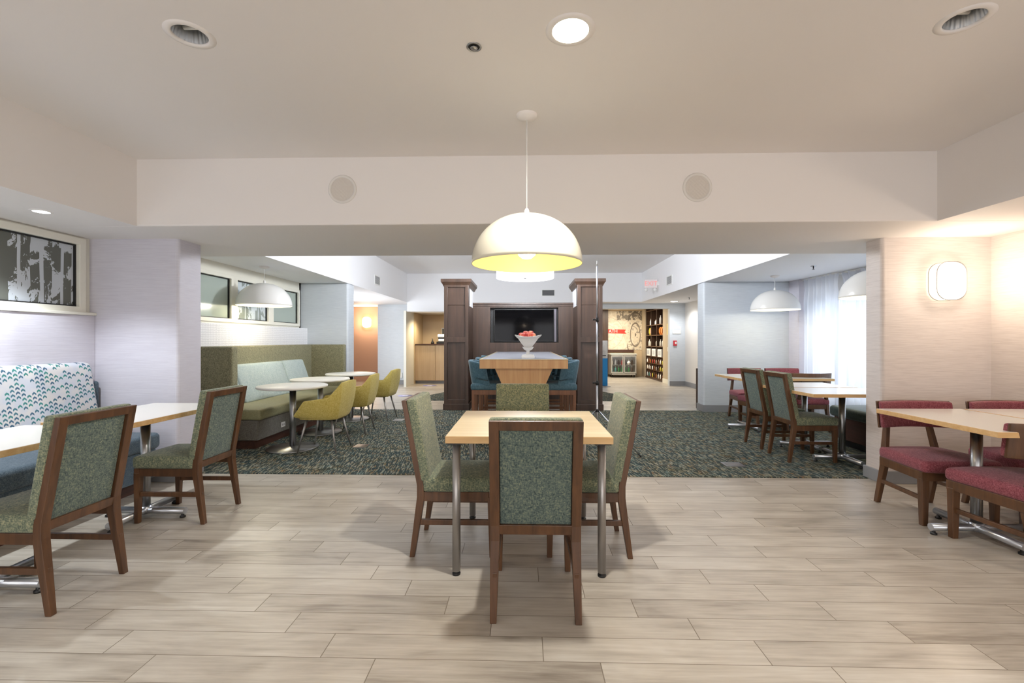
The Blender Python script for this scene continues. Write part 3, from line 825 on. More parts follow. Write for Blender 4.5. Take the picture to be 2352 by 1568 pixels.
def cross_table(label, x0, x1, y0, y1, z=0, group='laminate booth tables', pole=None, h=.775):
    cx, cy = (x0 + x1) / 2, (y0 + y1) / 2
    t = thing('cafe_table', label, 'table', (cx, cy, z), 0, group)
    G().box(x0 - cx, x1 - cx, y0 - cy, y1 - cy, h - z - .034, h - z - .0012).build('table_edge', M['maple'], t, bevel=.002)
    G().box(x0 - cx + .002, x1 - cx - .002, y0 - cy + .002, y1 - cy - .002, h - z - .0012, h - z).build('tabletop', M['lam'], t)
    px, py = (0, 0) if not pole else (pole[0] - cx, pole[1] - cy)
    G().tube([(px, py, .045), (px, py, h - z - .034)], .031, 24).build('column', M['steel'], t)
    G().lathe([(.0006, .0), (.13, .0), (.13, -.008), (.0006, -.008)], 32, (px, py, h - z - .034)).build('top_plate', M['black'], t)
    b = G(); b.tube([(px - .3, py, .05), (px + .3, py, .05)], .024, 16); b.tube([(px, py - .3, .05), (px, py + .3, .05)], .024, 16)
    b.tube([(px, py, .03), (px, py, .085)], .04, 20)
    bo = b.build('base', M['tubes'], t)
    for dx, dy in ((.28, 0), (-.28, 0), (0, .28), (0, -.28)):
        G().lathe([(.0006, 0), (.019, 0), (.019, .012), (.01, .016), (.01, .03)], 16, (px + dx, py + dy, 0)).build('foot', M['black'], bo)
    return t
cross_table('white laminate table with maple edge nearest the camera along the patterned bench', -3.09, -2.48, 1.83, 2.74)
cross_table('white laminate table with maple edge at the far end of the patterned bench', -3.09, -2.48, 2.83, 3.73)
cross_table('white laminate table nearest the camera on the right, among raspberry chairs', 2.71, 3.34, 2.67, 3.57)
cross_table('white laminate table pushed against the right wall behind another one', 3.37, 4.0, 2.67, 3.57)
cross_table('white laminate table nearest the pillar in the curtained booth', 2.82, 3.71, 4.5, 5.11, .008, pole=(3.4, 4.95))
cross_table('white laminate table second from the pillar in the curtained booth', 2.82, 3.71, 5.15, 5.76, .008, pole=(3.4, 5.6))
cross_table('white laminate corner table nearest the partition wall', 2.98, 3.59, 6.3, 7.18, .008)
cross_table('white laminate corner table nearest the far curtain', 3.62, 4.23, 6.3, 7.18, .008)

def round_table(label, x, y):
    t = thing('round_table', label, 'table', (x, y, .008), 0, 'white round tables')
    G().lathe([(.0006, .722), (.37, .722), (.385, .725), (.392, .732), (.392, .748), (.388, .752), (.0006, .752)], 72).build('tabletop', M['lam_w'], t)
    G().tube([(0, 0, .02), (0, 0, .722)], .037, 24).build('column', M['steel'], t)
    G().lathe([(.0006, 0), (.287, 0), (.29, .006), (.285, .012), (.05, .024), (.04, .03), (.0006, .03)], 64).build('base', M['steel'], t)
    G().lathe([(.0006, .708), (.12, .708), (.12, .722)], 32).build('top_plate', M['black'], t)
round_table('white round table nearest the camera by the olive banquette', -2.77, 5.39)
round_table('white round table between the other two along the olive banquette', -2.86, 6.33)
round_table('white round table farthest from the camera by the olive banquette', -2.83, 7.38)

# tall communal table
t = thing('bar_table', 'tall maple communal table with grey top joined to the television wall', 'table', (0, 5.6, .008))
g = G(); g.box(-.545, .545, 0, 3.56, .94, 1.05); g.build('apron', M['maple_v'], t, bevel=.003)
g = G(); g.box(-.548, .548, -.003, 3.56, 1.0505, 1.059); g.build('table_edge', M['maple_top'], t)
g = G(); g.box(-.515, .515, .03, 3.54, 1.0591, 1.0612); g.build('tabletop', M['lam_blue'], t)
for y0 in (.06, 3.0):
    g = G()
    g.hexa([(-.22, y0, .62), (.22, y0, .62), (.22, y0 + .45, .62), (-.22, y0 + .45, .62)], [(-.36, y0, .94), (.36, y0, .94), (.36, y0 + .45, .94), (-.36, y0 + .45, .94)])
    g.box(-.22, .22, y0, y0 + .45, 0, .6199)
    g.build('pedestal', M['maple_v'], t, bevel=.003)

# bowl of apples
def sqring(h, z, k=6, lift=0, pw=.0):
    pts = []
    cs = [(-1, -1), (1, -1), (1, 1), (-1, 1)]
    for i in range(4):
        a, b = cs[i], cs[(i + 1) % 4]
        for j in range(k):
            u = j / k; s = abs(2 * u - 1) ** 2
            x, y = a[0] + (b[0] - a[0]) * u, a[1] + (b[1] - a[1]) * u
            inn = 1 - .10 * (1 - s) * (1 if lift else 0)
            pts.append((x * h * inn, y * h * inn, z + lift * s))
    return pts
t = thing('pedestal_bowl', 'white square pedestal bowl of apples on the tall table', 'bowl', (.055, 5.86, 1.0692))
G().loft([sqring(.082, 0), sqring(.084, .02), sqring(.078, .042), sqring(.03, .052)]).build('foot', M['bowl'] if 'bowl' in M else M['whitep'], t, bevel=.002)
G().loft([sqring(.026, .05), sqring(.02, .07), sqring(.022, .10), sqring(.04, .12)], smooth=True).build('stem', M['whitep'], t)
G().loft([sqring(.03, .098), sqring(.055, .115), sqring(.072, .135, lift=.008), sqring(.066, .137, lift=.008), sqring(.04, .125)], smooth=False, caps=False).build('collar', M['whitep'], t)
G().loft([sqring(.022, .11), sqring(.045, .14), sqring(.085, .19), sqring(.13, .245, lift=.01), sqring(.17, .27, lift=.025), sqring(.165, .276, lift=.025), sqring(.125, .252, lift=.01), sqring(.08, .2), sqring(.04, .15)], smooth=False).build('dish', M['whitep'], t, bevel=.002)
M['apple'] = newmat('apple_skin', L('#c8463c'), .3); nt = M['apple'].node_tree
x, y, z = coords(M['apple']); setc(M['apple'], ramp(nt, noise(nt, xyz(nt, x * 30.0, y * 30.0, z * 12.0), 1.0, 3), [(.35, L('#b5322f')), (.5, L('#cf5a4b')), (.68, L('#e0a070'))]))
def apple(loc, label):
    t = thing('apple', label, 'apple', loc, random.random() * 6, 'apples in the bowl')
    G().lathe([(.0006, .004), (.012, .0), (.026, .008), (.036, .028), (.038, .042), (.032, .058), (.018, .067), (.007, .062), (.0006, .056)], 24).build('flesh', M['apple'], t)
    G().tube([(0, 0, .056), (.003, 0, .075)], .0015, 6).build('stem', M['walnut'], t)
    return t
B = (.055, 5.86, 1.0692)
AP = [(-.06, -.05, .235, 'leftmost'), (.0, -.065, .24, 'frontmost'), (.062, -.045, .235, 'rightmost'), (-.03, .03, .262, 'topmost, left one'), (.035, .02, .265, 'topmost, right one'), (0, .085, .24, 'rearmost'), (-.085, .03, .24, 'behind the leftmost')]
for a in AP: apple((B[0] + a[0], B[1] + a[1], B[2] + a[2] + .02), 'red apple in the white pedestal bowl, ' + a[3])

# ------------------------------------------------------------------ seating
# front left bench
t = thing('bench', 'upholstered wall bench with teal chevron back and blue seat', 'bench', (-3.6, 2.0, 0))
lean = lambda p: (p[0] - .10 * (p[2] - .5) / .6, p[1], p[2])
G().rbox((-.22, .57, .77), (.055, 1.42, .335), .05, lean, n=10).build('backrest', M['chevron'], t)
G().rbox((-.305, .60, .56), (.035, 1.46, .37), .025, n=6).build('back_frame', M['navy'], t)
G().rbox((.05, .5, .42), (.345, 1.45, .07), .04, crown=.01, n=8).build('seat', M['navy'], t)
G().box(-.29, .36, -1.0, 1.93, .1, .352).build('seat_base', M['navy'], t, bevel=.01)
G().box(-.29, .30, -1.0, 1.9, 0, .1).build('plinth', M['plinth'], t)
# right booth bench
t = thing('bench', 'dark green padded bench under the sheer curtains', 'bench', (4.2, 5.1, .008))
G().rbox((.02, .05, .41), (.36, .72, .065), .04, crown=.01, n=6).build('seat', M['dgreen'], t)
G().box(-.3, .34, -.62, .72, .08, .345).build('seat_base', M['plinth'], t, bevel=.006)
G().box(-.26, .34, -.6, .68, 0, .08).build('plinth', M['black'], t)
# olive banquette
t = thing('banquette', 'olive u shaped banquette with tall padded sides below the frosted windows', 'banquette', (-3.6, 6.75, .008))
Z1 = 1.215
G().rbox((-.07, -1.5, Z1 / 2 + .05), (.29, .06, Z1 / 2 - .05), .03).build('side_panel', M['olive'], t)
G().rbox((.02 - .02, 1.47, Z1 / 2 + .05), (.34, .055, Z1 / 2 - .05), .02).build('side_panel', M['olive'], t)
G().rbox((-.31, 0, Z1 / 2 + .05), (.055, 1.47, Z1 / 2 - .05), .02, n=8).build('back_panel', M['olive'], t)
G().rbox((.12, -.02, .40), (.36, 1.42, .065), .035, n=8, crown=.012).build('seat', M['seat_olive'], t)
G().box(-.25, .45, -1.44, 1.4, .1, .335).build('seat_base', M['gbase'], t, bevel=.012)
G().box(-.25, .41, -1.42, 1.38, 0, .1).build('plinth', M['plinth'], t)
op = G().box(.45, .458, -.93, -.83, .16, .225).build('power_outlet', M['whitep'], t, bevel=.003)
g = G()
for q in (-.905, -.88, -.855): g.box(.458, .4585, q - .006, q + .006, .18, .205)
g.build('socket_holes', M['base'], op)
lean2 = lambda p: (p[0] - .32 * (p[2] - .47), p[1], p[2])
def cushion(y0, y1, label):
    yc = (y0 + y1) / 2; t = thing('back_cushion', label, 'cushion', (-3.665, yc, .475), 0, 'pale blue grey cushions on the olive banquette')
    f = lambda p: (p[0] - .30 * p[2] , p[1], p[2])
    def f(p):
        k = 1 + .35 * (1 - (p[1] / ((y1 - y0) / 2)) ** 2) * (1 - ((p[2] - .25) / .26) ** 2)
        return (p[0] * k - .34 * (p[2] - .0) + .0, p[1], p[2])
    G().rbox((.0, 0, .25), (.05, (y1 - y0) / 2 - .004, .25), .03, f, n=8).build('pad', M['cush'], t)
cushion(5.36, 5.84, 'pale blue grey cushion on the banquette nearest the dark side panel')
cushion(5.85, 7.04, 'long pale blue grey cushion in the middle of the olive banquette')
cushion(7.05, 7.72, 'pale blue grey cushion on the banquette nearest the far side panel')

# ------------------------------------------------------------------ television wall
t = thing('television_wall', 'dark stained media wall with two tall capped columns', 'cabinet', (0, 8.4, 0))
def tcol(x0, x1, inner):
    g = G(); y0, y1, zt = 0.0, .95, 2.34
    g.box(x0 + .01, x1 - .01, y0 + .02, y1, 0, 1.95); g.box(x0, x1, y0 + .012, y0 + .16, 1.95, zt)
    # face frame with two recessed fields
    slab(g, x0, x1, y0 - .02, y0 + .025, .12, zt, [(x0 + .065, x1 - .065, .2, 1.26), (x0 + .065, x1 - .065, 1.36, 2.28)], 'xz')
    c = g.build('column', M['dark'], t, bevel=.004)
    G().box(x0 + .012, x1 - .012, y0 + .16, y1 - .02, 1.95, zt).build('column_core', M['ceil_rear'], c)
    g = G(); g.box(x0 - .02, x1 + .02, y0 - .025, y1 + .01, 0, .125); g.build('base_moulding', M['dark'], c, bevel=.01)
    g = G()
    R = lambda o: [(x0 - o, y0 - o, 0), (x1 + o, y0 - o, 0), (x1 + o, y1 + o, 0), (x0 - o, y1 + o, 0)]
    prof = [(.006, zt - .05), (.016, zt - .03), (.03, zt), (.05, zt + .03), (.055, zt + .035), (.055, zt + .085), (.05, zt + .09)]
    g.loft([[(a, b, z) for a, b, _ in R(o)] for o, z in prof]); g.build('cap', M['dark'], c)
tcol(-1.475, -1.02, 1); tcol(.985, 1.445, -1)
g = G(); slab(g, -1.03, .995, .80, .95, 0, 2.02, [(-.68, .70, 1.25, 1.96)], 'xz'); g.build('panel', M['dark'], t)
g = G(); g.box(-1.03, .995, .765, .97, 2.02, 2.055); g.box(-1.03, .995, .785, .80, 1.985, 2.02); g.build('shelf_cap', M['dark'], t, bevel=.004)
G().box(-.68, .70, .94, .96, 1.25, 1.96).build('niche_back', M['black'], t)
t = thing('television', 'black flat television set into the dark media wall', 'television', (.0, 9.24, 1.6))
G().box(-.60, .62, 0, .05, -.33, .33).build('bezel', M['black'], t, bevel=.004)
G().box(-.585, .605, -.003, .0, -.31, .318).build('screen', M['screen'], t)
G().box(.62, .66, .0, .05, -.33, .33).build('side_strip', newmat('tv_side', L('#6e6a72'), .3, .5), t)

# ------------------------------------------------------------------ light stand (tripod)
t = thing('light_stand', 'thin silver tripod light stand in front of the television wall', 'tripod', (.86, 5.36, .008))
G().tube([(0, 0, .09), (0, 0, .79)], .0125, 14).build('lower_tube', M['tubes'], t)
G().tube([(0, 0, .79), (0, 0, 1.53)], .0105, 14).build('middle_tube', M['tubes'], t)
G().tube([(0, 0, 1.53), (0, 0, 2.16)], .0085, 12).build('upper_tube', M['tubes'], t)
G().tube([(0, 0, 2.16), (0, 0, 2.225)], .004, 8).build('spigot', M['steel'], t)
for z_ in (.79, 1.53):
    k = G().tube([(0, 0, z_ - .022), (0, 0, z_ + .022)], .018, 14).build('collar', M['black'], t)
    G().tube([(-.012, 0, z_), (-.05, 0, z_ + .004)], [.006, .012], 10).build('knob', M['black'], k)
G().tube([(0, 0, .45), (0, 0, .485)], .021, 14).build('hub', M['black'], t)
G().tube([(0, 0, .14), (0, 0, .165)], .018, 14).build('lower_hub', M['black'], t)
for a in (-36, 84, 204):
    c, s_ = math.cos(math.radians(a)), math.sin(math.radians(a))
    l = G().tube([(.02 * c, .02 * s_, .465), (.53 * c, .53 * s_, .012)], .008, 10).build('leg', M['chrome'], t)
    G().tube([(.51 * c, .51 * s_, .03), (.535 * c, .535 * s_, .006)], .0105, 10).build('rubber_foot', M['black'], l)
    G().tube([(.016 * c, .016 * s_, .15), (.25 * c, .25 * s_, .255)], .005, 8).build('brace', M['chrome'], t)

# floor plates in the carpet
def plate(x, y, w, d, label):
    t = thing('floor_outlet', label, 'floor outlet', (x, y, .008), 0)
    G().box(-w / 2, w / 2, -d / 2, d / 2, 0, .006).build('cover_plate', M['steel'], t, bevel=.002)
    g = G(); g.box(-w * .35, w * .35, -d * .3, d * .3, .006, .0075); g.build('lid', M['silver'], t)
plate(2.17, 4.78, .2, .16, 'square metal outlet plate in the carpet near the right booth')
plate(-1.98, 5.50, .16, .16, 'metal outlet plate in the carpet beside the nearest yellow chair')
plate(-2.02, 7.3, .16, .2, 'metal outlet plate in the carpet beside the farthest yellow chair')
# floor stickers
M['stick'] = newmat('floor_sticker_violet', L('#8f8fc4'), .4)
for (x, y, r, lb) in ((-2.78, 10.6, .17, 'round violet sticker on the floor nearest the yellow chairs'), (-2.7, 13.0, .2, 'round violet sticker on the floor before the wooden counter')):
    t = thing('floor_sticker', lb, 'sticker', (x, y, 0))
    G().lathe([(.0006, .0015), (r, .0015), (r, 0)], 40).build('disc', M['stick'], t)
    g = G(); g.box(-r * .35, r * .35, -r * .3, r * .3, .0015, .002); g.build('white_mark', M['whitep'], t)

# ------------------------------------------------------------------ far left counter
t = thing('counter', 'light maple reception counter with dark worktop in the beige recess', 'counter', (-2.3, 13.75, 0))
G().box(-.94, 4.1, -.2, .38, .09, 1.155).build('body', M['maple_c'], t)
G().box(-.94, 4.1, -.15, .38, 0, .09).build('toe_kick', M['base'], t)
G().box(-.94, 4.1, -.26, .42, 1.155, 1.19).build('worktop', M['plinth'], t, bevel=.004)
for a, b in ((-.945, -.345), (-.335, .26), (.27, .87), (.88, 1.48)):
    G().box(a, b, -.222, -.2, .10, 1.15).build('door', M['maple_c'], t, bevel=.002)
def on(loc): return (loc[0], loc[1], 1.19)
t = thing('coffee_machine', 'black and white coffee machine on the maple counter', 'coffee machine', on((-2.47, 13.72)))
G().box(-.15, .15, -.13, .15, 0, .07).build('base', M['black'], t, bevel=.01)
G().box(-.13, .13, .04, .15, .07, .28).build('body', M['black'], t, bevel=.01)
G().rbox((0, 0, .24), (.12, .13, .05), .03).build('top', M['whitep'], t)
G().rbox((0, -.02, .11), (.1, .09, .04), .02).build('drip_tray', M['whitep'], t)
t = thing('soap_bottle', 'small dark pump bottle left of the coffee machine', 'bottle', on((-2.76, 13.7)))
G().lathe([(.0006, 0), (.05, 0), (.052, .03), (.02, .09), (.012, .12), (.012, .15), (.0006, .15)], 20).build('body', M['black'], t)
G().box(-.03, .008, -.006, .006, .15, .16).build('pump', M['black'], t)
t = thing('tray_box', 'low black box right of the coffee machine', 'box', on((-2.13, 13.7)))
G().box(-.14, .14, -.1, .12, 0, .07).build('body', M['black'], t, bevel=.006)
G().box(-.15, .15, -.11, .13, .07, .085).build('lid', M['whitep'], t, bevel=.003)
t = thing('wall_board', 'dark square board with white edge on the recess wall behind the counter', 'board', (-2.47, 14.598, 1.47))
G().box(-.17, .17, -.02, 0, -.22, .22).build('frame', M['whitep'], t); G().box(-.155, .155, -.024, -.02, -.22, .2).build('face', newmat('slate', L('#4a4a40'), .4), t)
t = thing('wall_socket', 'pair of small white boxes low on the wall behind the farthest yellow chair', 'outlet', (-3.55, YB, .27))
for q in (-.05, .05): G().box(q - .028, q + .028, -.03, 0, -.08, .08).build('box', M['whitep'], t, bevel=.004)

# ------------------------------------------------------------------ right side far: sign, alarm, sanitiser, board
t = thing('wall_sign', 'white sign plate on the pale wall right of the shop', 'sign', (4.36, 13.1, 1.58))
G().box(-.12, .12, -.015, 0, -.1, .1).build('plate', M['whitep'], t, bevel=.006)
G().box(-.08, .1, -.018, -.015, .035, .045).build('blue_line', newmat('sign_blue', L('#a9c4dd'), .5), t)
t = thing('fire_alarm', 'small red fire alarm pull station on the pale wall', 'fire alarm', (4.31, 13.1, 1.215))
G().box(-.05, .05, -.04, 0, -.075, .075).build('housing', M['redp'], t, bevel=.005)
G().box(-.01, .035, -.048, -.04, -.02, .04).build('pull_handle', M['whitep'], t, bevel=.002)
t = thing('notice', 'yellowish notice panel on the beige pier by the shop shelves', 'notice', (4.28, 13.55, 1.62))
G().box(-.015, 0, -.14, .14, -.17, .17).build('panel', newmat('notice_yellow', L('#d9c67f'), .5), t)
t = thing('light_switch', 'tiny white switch on the beige pier by the shop shelves', 'switch', (4.28, 13.6, 1.03))
G().box(-.012, 0, -.04, .04, -.06, .06).build('plate', M['whitep'], t, bevel=.003); G().box(-.018, -.012, -.012, .012, -.025, .025).build('rocker', M['whitep'], t)
t = thing('sanitizer_stand', 'blue and white sanitizer stand beside the dark column', 'stand', (2.22, 12.9, 0))
G().box(-.2, .2, -.17, .17, 0, .02).build('base', M['steel'], t, bevel=.004)
G().box(-.14, .14, -.03, .03, .02, .79).build('blue_panel', M['blue'], t, bevel=.004)
G().box(-.14, .14, -.03, .03, .79, 1.29).build('white_panel', M['whitep'], t, bevel=.004)
G().box(-.05, .05, -.12, -.03, 1.0, 1.2).build('dispenser', M['whitep'], t, bevel=.01)
G().box(-.08, .08, -.13, -.03, .86, .88).build('drip_tray', M['black'], t, bevel=.003)
t = thing('wooden_board', 'dark brown wooden board standing on edge behind the right partition', 'board', (3.6, 8.66, 0))
G().box(-.35, .35, -.022, .022, .02, .77).build('board', M['dark'], t, bevel=.004)
G().box(-.33, .33, -.02, .02, 0, .02).build('bottom_strip', M['black'], t)

# ------------------------------------------------------------------ shop
t = thing('wall_mural', 'beige and brown swirling mural with a red ribbon on the shop wall', 'mural', (0, 16.5, 0))
G().box(3.03, 4.28, -.012, 0, .95, 2.35).build('print', M['mural'], t)
g = G(); g.loft([[(a, -.016, b) for a, b in ((3.03, 1.55), (3.7, 1.53), (3.63, 1.60), (3.68, 1.68), (3.03, 1.70))], [(a, -.012, b) for a, b in ((3.03, 1.55), (3.7, 1.53), (3.63, 1.60), (3.68, 1.68), (3.03, 1.70))]])
rb = g.build('ribbon', newmat('ribbon_red', L('#cf3a2c'), .5), t)
cu = bpy.data.curves.new('ribbon_letters', 'FONT'); cu.body = 'ATH'; cu.size = .16; cu.extrude = .001; cu.align_y = 'CENTER'
cu.materials.append(M['whitep']); to_mesh_text('lettering', cu, rb, (3.06, -.0175, 1.62))
G().box(3.03, 3.95, -.05, 0, .86, .96).build('wooden_ledge', M['plinth'], t)

t = thing('glass_fridge', 'low steel glass door fridge on casters full of bottles', 'fridge', (3.47, 16.15, 0))
g = G(); w = .44
g.box(-w, w, .29, .31, .09, .8); g.box(-w, -w + .03, -.25, .3, .09, .8); g.box(w - .03, w, -.25, .3, .09, .8)
g.box(-w, w, -.25, .3, .74, .8); g.box(-w, w, -.25, .3, .09, .15)
g.build('cabinet_body', M['steelw'], t, bevel=.004)
g = G(); g.box(-w + .03, w - .03, -.2, .29, .43, .44); g.build('inner_shelf', M['steelw'], t)
for a, b in ((-w + .005, -.01), (.01, w - .005)):
    g = G(); slab(g, a, b, -.275, -.252, .16, .77, [(a + .035, b - .035, .2, .73)], 'xz'); d = g.build('door', M['steelw'], t, bevel=.003)
    G().box(a + .03, b - .03, -.266, -.262, .195, .735).build('door_glass', M['glass'], d)
for sx in (-.38, .38):
    for sy in (-.18, .22): G().lathe([(.0006, -.012), (.04, -.012), (.045, 0), (.04, .012), (.0006, .012)], 16, (sx, sy, .045), axis='x').build('caster', M['black'], t)
G().lathe([(.0006, -.278), (.055, -.278), (.055, -.276)], 24, (.17, 0, .52), axis='y').build('door_sticker', M['whitep'], t)
t2 = G().box(-.46, .46, -.27, .33, .8, .83).build('fridge_top', M['cream'], t, bevel=.003)
M['fill'] = glow('fridge_light_strip', L('#ffffff'), 3)
G().box(-.4, .4, .2, .22, .725, .737).build('light_strip', M['fill'], t)

BM = {}
for nm, c in dict(green='#2f7a41', teal='#4f8a86', dark='#39271f', pale='#e3ded2', yellow='#c9bf46', orange='#d9823b', pink='#d8a7a0', white='#eeece8', brown='#7a4a2c', silver='#b7bcc0', red='#a83d35').items():
    BM[nm] = newmat('pack_' + nm, L(c), .35)
def bottle(loc, h, r, col, label, group, cap='white'):
    t = thing('bottle', label, 'bottle', loc, 0, group)
    G().lathe([(.0006, 0), (r * .92, 0), (r, .008), (r, h * .6), (r * .8, h * .7), (r * .36, h * .82), (r * .34, h * .93)], 14).build('body', BM[col], t)
    G().lathe([(r * .38, h * .93), (r * .38, h), (.0006, h)], 12).build('cap', BM[cap], t)
def pack(loc, w, d, h, col, label, group, cat='packet'):
    t = thing('snack_packet' if cat == 'packet' else 'picture_box', label, cat, loc, 0, group)
    g = G()
    if cat == 'packet':
        g.loft([[(-d * .1, -w, 0), (d * .1, -w, 0), (d * .1, w, 0), (-d * .1, w, 0)], [(-d, -w * .9, h * .3), (d, -w * .9, h * .3), (d, w * .9, h * .3), (-d, w * .9, h * .3)],
                [(-d, -w * .9, h * .7), (d, -w * .9, h * .7), (d, w * .9, h * .7), (-d, w * .9, h * .7)], [(-d * .1, -w, h), (d * .1, -w, h), (d * .1, w, h), (-d * .1, w, h)]])
        g.build('pouch', BM[col], t, bevel=.004)
    else:
        g.box(-d, d, -w, w, 0, h); b = g.build('carton', BM[col], t, bevel=.003)
        G().box(-d - .001, -d, -w * .7, w * .7, h * .2, h * .8).build('printed_face', BM['silver'], b)
ordn = ['leftmost', 'second from the left', 'third from the left', 'fourth from the left', 'fifth from the left', 'sixth from the left', 'seventh from the left', 'eighth from the left', 'rightmost']
lowc = ['teal', 'teal', 'green', 'green', 'green', 'green', 'dark']
for k in range(7):
    bottle((3.09 + k * .115, 16.0, .151), .235, .036, lowc[k], lowc[k] + ' bottle on the fridge floor, ' + ordn[k], 'bottles on the fridge floor')
upc = ['pale', 'silver', 'dark', 'red', 'dark', 'white', 'dark']
for k in range(7):
    bottle((3.09 + k * .115, 16.0, .441), .2, .034, upc[k], upc[k] + ' bottle on the fridge upper shelf, ' + ordn[k], 'bottles on the fridge upper shelf')

# shop shelving along the right wall of the shop
t = thing('shop_shelving', 'dark wooden pigeonhole shelving full of snacks along the shop wall', 'shelving', (4.43, 15.1, 0))
Y0, Y1, XD = -.95, .98, -.14
vs = [Y0, -.28, .36, Y1]
for y_ in vs: G().box(XD, .21, y_ - .015, y_ + .015, .04, 2.38).build('upright', M['dark'], t, bevel=.002)
G().box(.2, .215, Y0, Y1, .04, 2.38).build('back_board', M['walnut'], t)
for z_ in (.06, .31, .53, .76, 1.09, 1.46, 1.8, 2.3): G().box(XD + .005, .2, Y0 + .015, Y1 - .015, z_ - .012, z_ + .012).build('shelf', M['walnut'], t)
for a, b in zip(vs[:-1], vs[1:]):
    for k in (1, 2): yy = a + (b - a) * k / 3; G().box(XD + .01, .2, yy - .006, yy + .006, .06, .76).build('small_divider', M['walnut'], t)
G().box(XD - .02, .215, Y0 - .02, Y1 + .02, 0, .045).build('plinth', M['dark'], t)
rows = [('lowest', .072, .17, ['silver', 'teal', 'pink', 'yellow', 'dark', 'orange', 'pale', 'white', 'brown'][::-1]), ('second lowest', .322, .15, ['yellow', 'yellow', 'dark', 'pale', 'brown', 'white', 'pale', 'white', 'pale']),
        ('third lowest', .542, .15, ['yellow', 'white', 'brown', 'pale', 'red', 'red', 'orange', 'brown', 'white'])]
for rn, z_, h_, cs in rows:
    for k in range(9):
        yy = Y1 - (Y1 - Y0) * (k + .5) / 9
        bottle((4.335, 15.1 + yy, z_), h_, .041, cs[8 - k] if rn == 'lowest' else cs[8 - k], '%s bottle on the %s row of the shop shelving, %s' % (cs[8 - k], rn, ordn[k]), 'bottles low on the shop shelving')
cells = [(.67, .31), (.04, .31), (-.62, .31)]
for ci, (yc, hw) in enumerate(cells):
    col3 = ['left', 'middle', 'right'][ci]
    pack((4.38, 15.1 + yc, .772), .2, .1, .24, 'white', 'white printed carton in the %s column of the shop shelving' % col3, 'cartons on the shop shelving', 'box')
    for k in (-1, 1):
        if ci == 1 and k == 1: continue
        bottle((4.36, 15.1 + yc + .12 * k, 1.102), .22, .035, 'pale', 'pale bottle above the %s carton, %s one' % (col3, 'right' if k < 0 else 'left'), 'pale bottles on the shop shelving')
for k, (yc, c) in enumerate(((.77, 'yellow'), (.6, 'pink'), (.46, 'yellow'), (-.42, 'orange'), (-.62, 'orange'), (-.82, 'orange'))):
    pack((4.38, 15.1 + yc, 1.472), .075, .035, .25, c, '%s snack packet on the shelf above the pale bottles, %s' % (c, ordn[k] if k < 5 else 'rightmost'), 'snack packets on the shop shelving')
for yc, h_, w_ in ((.6, .22, 'left'), (.02, .16, 'middle'), (-.5, .28, 'right')):
    bottle((4.36, 15.1 + yc, 1.812), h_, .04, 'white', 'white bottle on the top shelf of the shop shelving, %s column' % w_, 'white bottles on the top shelf')

# ------------------------------------------------------------------ lights
def light(kind, name, loc, power, col, **k):
    d = bpy.data.lights.new(name, kind); d.energy = power; d.color = col
    for a, b in k.items():
        if a != 'rot': setattr(d, a, b)
    o = bpy.data.objects.new(name, d); COL.objects.link(o); o.location = loc
    if 'rot' in k: o.rotation_euler = k['rot']
    return o
WARM, NEUT, COOL = (1, .80, .58), (1, .93, .82), (.80, .89, 1)
light('SPOT', 'downlight_lamp', (.222, 2.17, ZF - .03), 140, (1, .96, .90), spot_size=math.radians(150), spot_blend=.7, shadow_soft_size=.06)
for p in SL:
    light('SPOT', 'downlight_lamp', (p[0], p[1], ZB - .02), 80, (.86, .93, 1), spot_size=math.radians(112), spot_blend=.5, shadow_soft_size=.03)
light('POINT', 'pendant_bulb', (.02, 2.98, 1.83), 8, WARM, shadow_soft_size=.05)
for x, y in ((-3.70, 6.40), (4.09, 7.52), (4.03, 5.30)):
    light('POINT', 'pendant_bulb', (x, y, 1.82), 12, (1, .95, .82), shadow_soft_size=.05)
light('POINT', 'drum_bulb', (.02, 6.95, 2.62), 340, (.90, .94, 1), shadow_soft_size=.15)
light('POINT', 'sconce_bulb', (3.77, 4.02, 1.824), 11, (1, .84, .68), shadow_soft_size=.1)
light('POINT', 'sconce_bulb', (4.03, 1.7, 1.824), 19, (1, .84, .69), shadow_soft_size=.1)
light('POINT', 'sconce_bulb', (-4.92, 14.0, 1.86), 28, (1, .76, .56), shadow_soft_size=.1)
light('SPOT', 'downlight_lamp', (-2.68, 13.35, 2.09), 95, (1, .82, .55), spot_size=math.radians(150), spot_blend=.6, shadow_soft_size=.06)
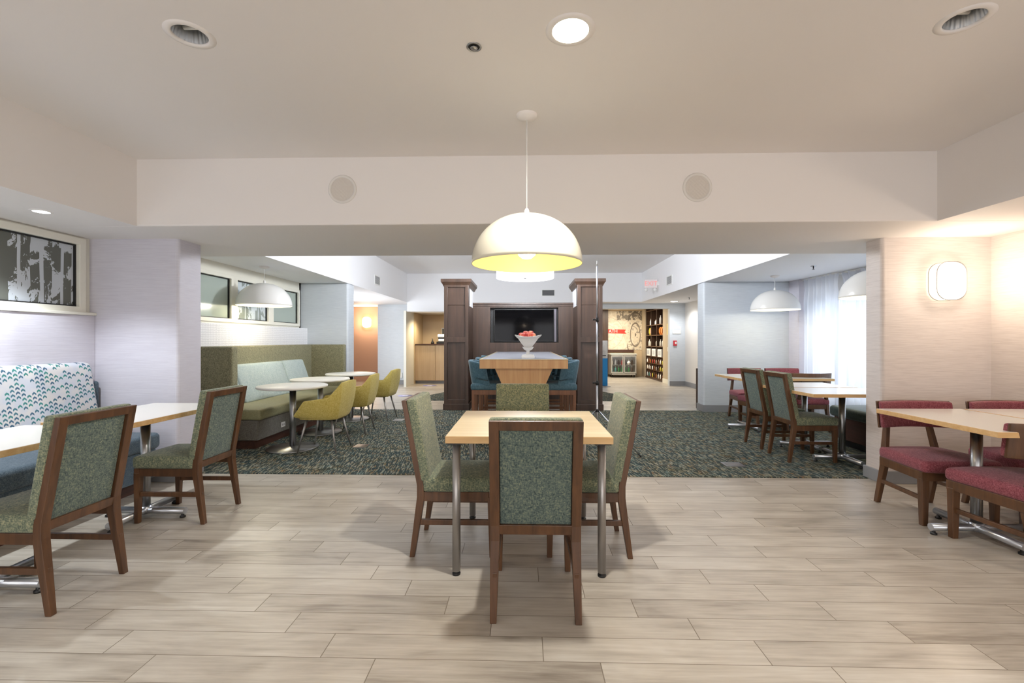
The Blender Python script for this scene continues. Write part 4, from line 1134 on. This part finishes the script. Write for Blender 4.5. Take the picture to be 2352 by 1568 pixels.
light('SPOT', 'downlight_lamp', (4.06, 12.4, ZR - .03), 60, (.95, .97, 1), spot_size=math.radians(150), spot_blend=.6, shadow_soft_size=.06)
light('AREA', 'shop_fill', (3.0, 15.0, 2.38), 80, (1, .90, .74), shape='RECTANGLE', size=1.2, size_y=1.2)  # added fill without a fixture, brightens the dim shop shelves
# daylight at the curtained window; added soft fill at the unseen rear openings
light('AREA', 'window_daylight', (5.3, 6.3, 1.2), 34, (.80, .90, 1), shape='RECTANGLE', size=1.6, size_y=3.2, rot=(0, PI / 2, 0))
for a in (-1.9, 1.9):
    light('AREA', 'window_daylight', (a, -3.2, 1.35), 50, (1, .95, .94), shape='RECTANGLE', size=2.8, size_y=1.5, rot=(-PI / 2 + PI, 0, 0))
# added fill panel for the lobby, far left, out of sight behind the partition
light('AREA', 'lobby_fill', (-4.9, 10.8, 1.4), 90, (.85, .92, 1), shape='RECTANGLE', size=2.2, size_y=1.8, rot=(0, -PI / 2, 0))

w = bpy.data.worlds.new('world'); SC.world = w; w.use_nodes = True
bg = w.node_tree.nodes['Background']; bg.inputs[0].default_value = (.78, .88, 1, 1); bg.inputs[1].default_value = 1.3

# ------------------------------------------------------------------ camera
cd = bpy.data.cameras.new('camera'); cam = bpy.data.objects.new('camera', cd); COL.objects.link(cam)
cam.location = (0, 0, 1.3); cam.rotation_euler = (PI / 2, 0, .0258)
cd.sensor_width = 36; cd.lens = 36 * 1045 / 2352; cd.shift_y = -3 / 2352; cd.clip_start = .05
SC.camera = cam
cy = SC.cycles
cy.max_bounces = 7; cy.diffuse_bounces = 5; cy.glossy_bounces = 3; cy.transmission_bounces = 4; cy.transparent_max_bounces = 8
cy.adaptive_threshold = .04; cy.caustics_reflective = False; cy.caustics_refractive = False; cy.use_denoising = True; cy.sample_clamp_indirect = 6
SC.view_settings.view_transform = 'Standard'; SC.view_settings.look = 'None'
SC.view_settings.gamma = 1; SC.view_settings.use_curve_mapping = False
SC.view_settings.exposure = 0.18
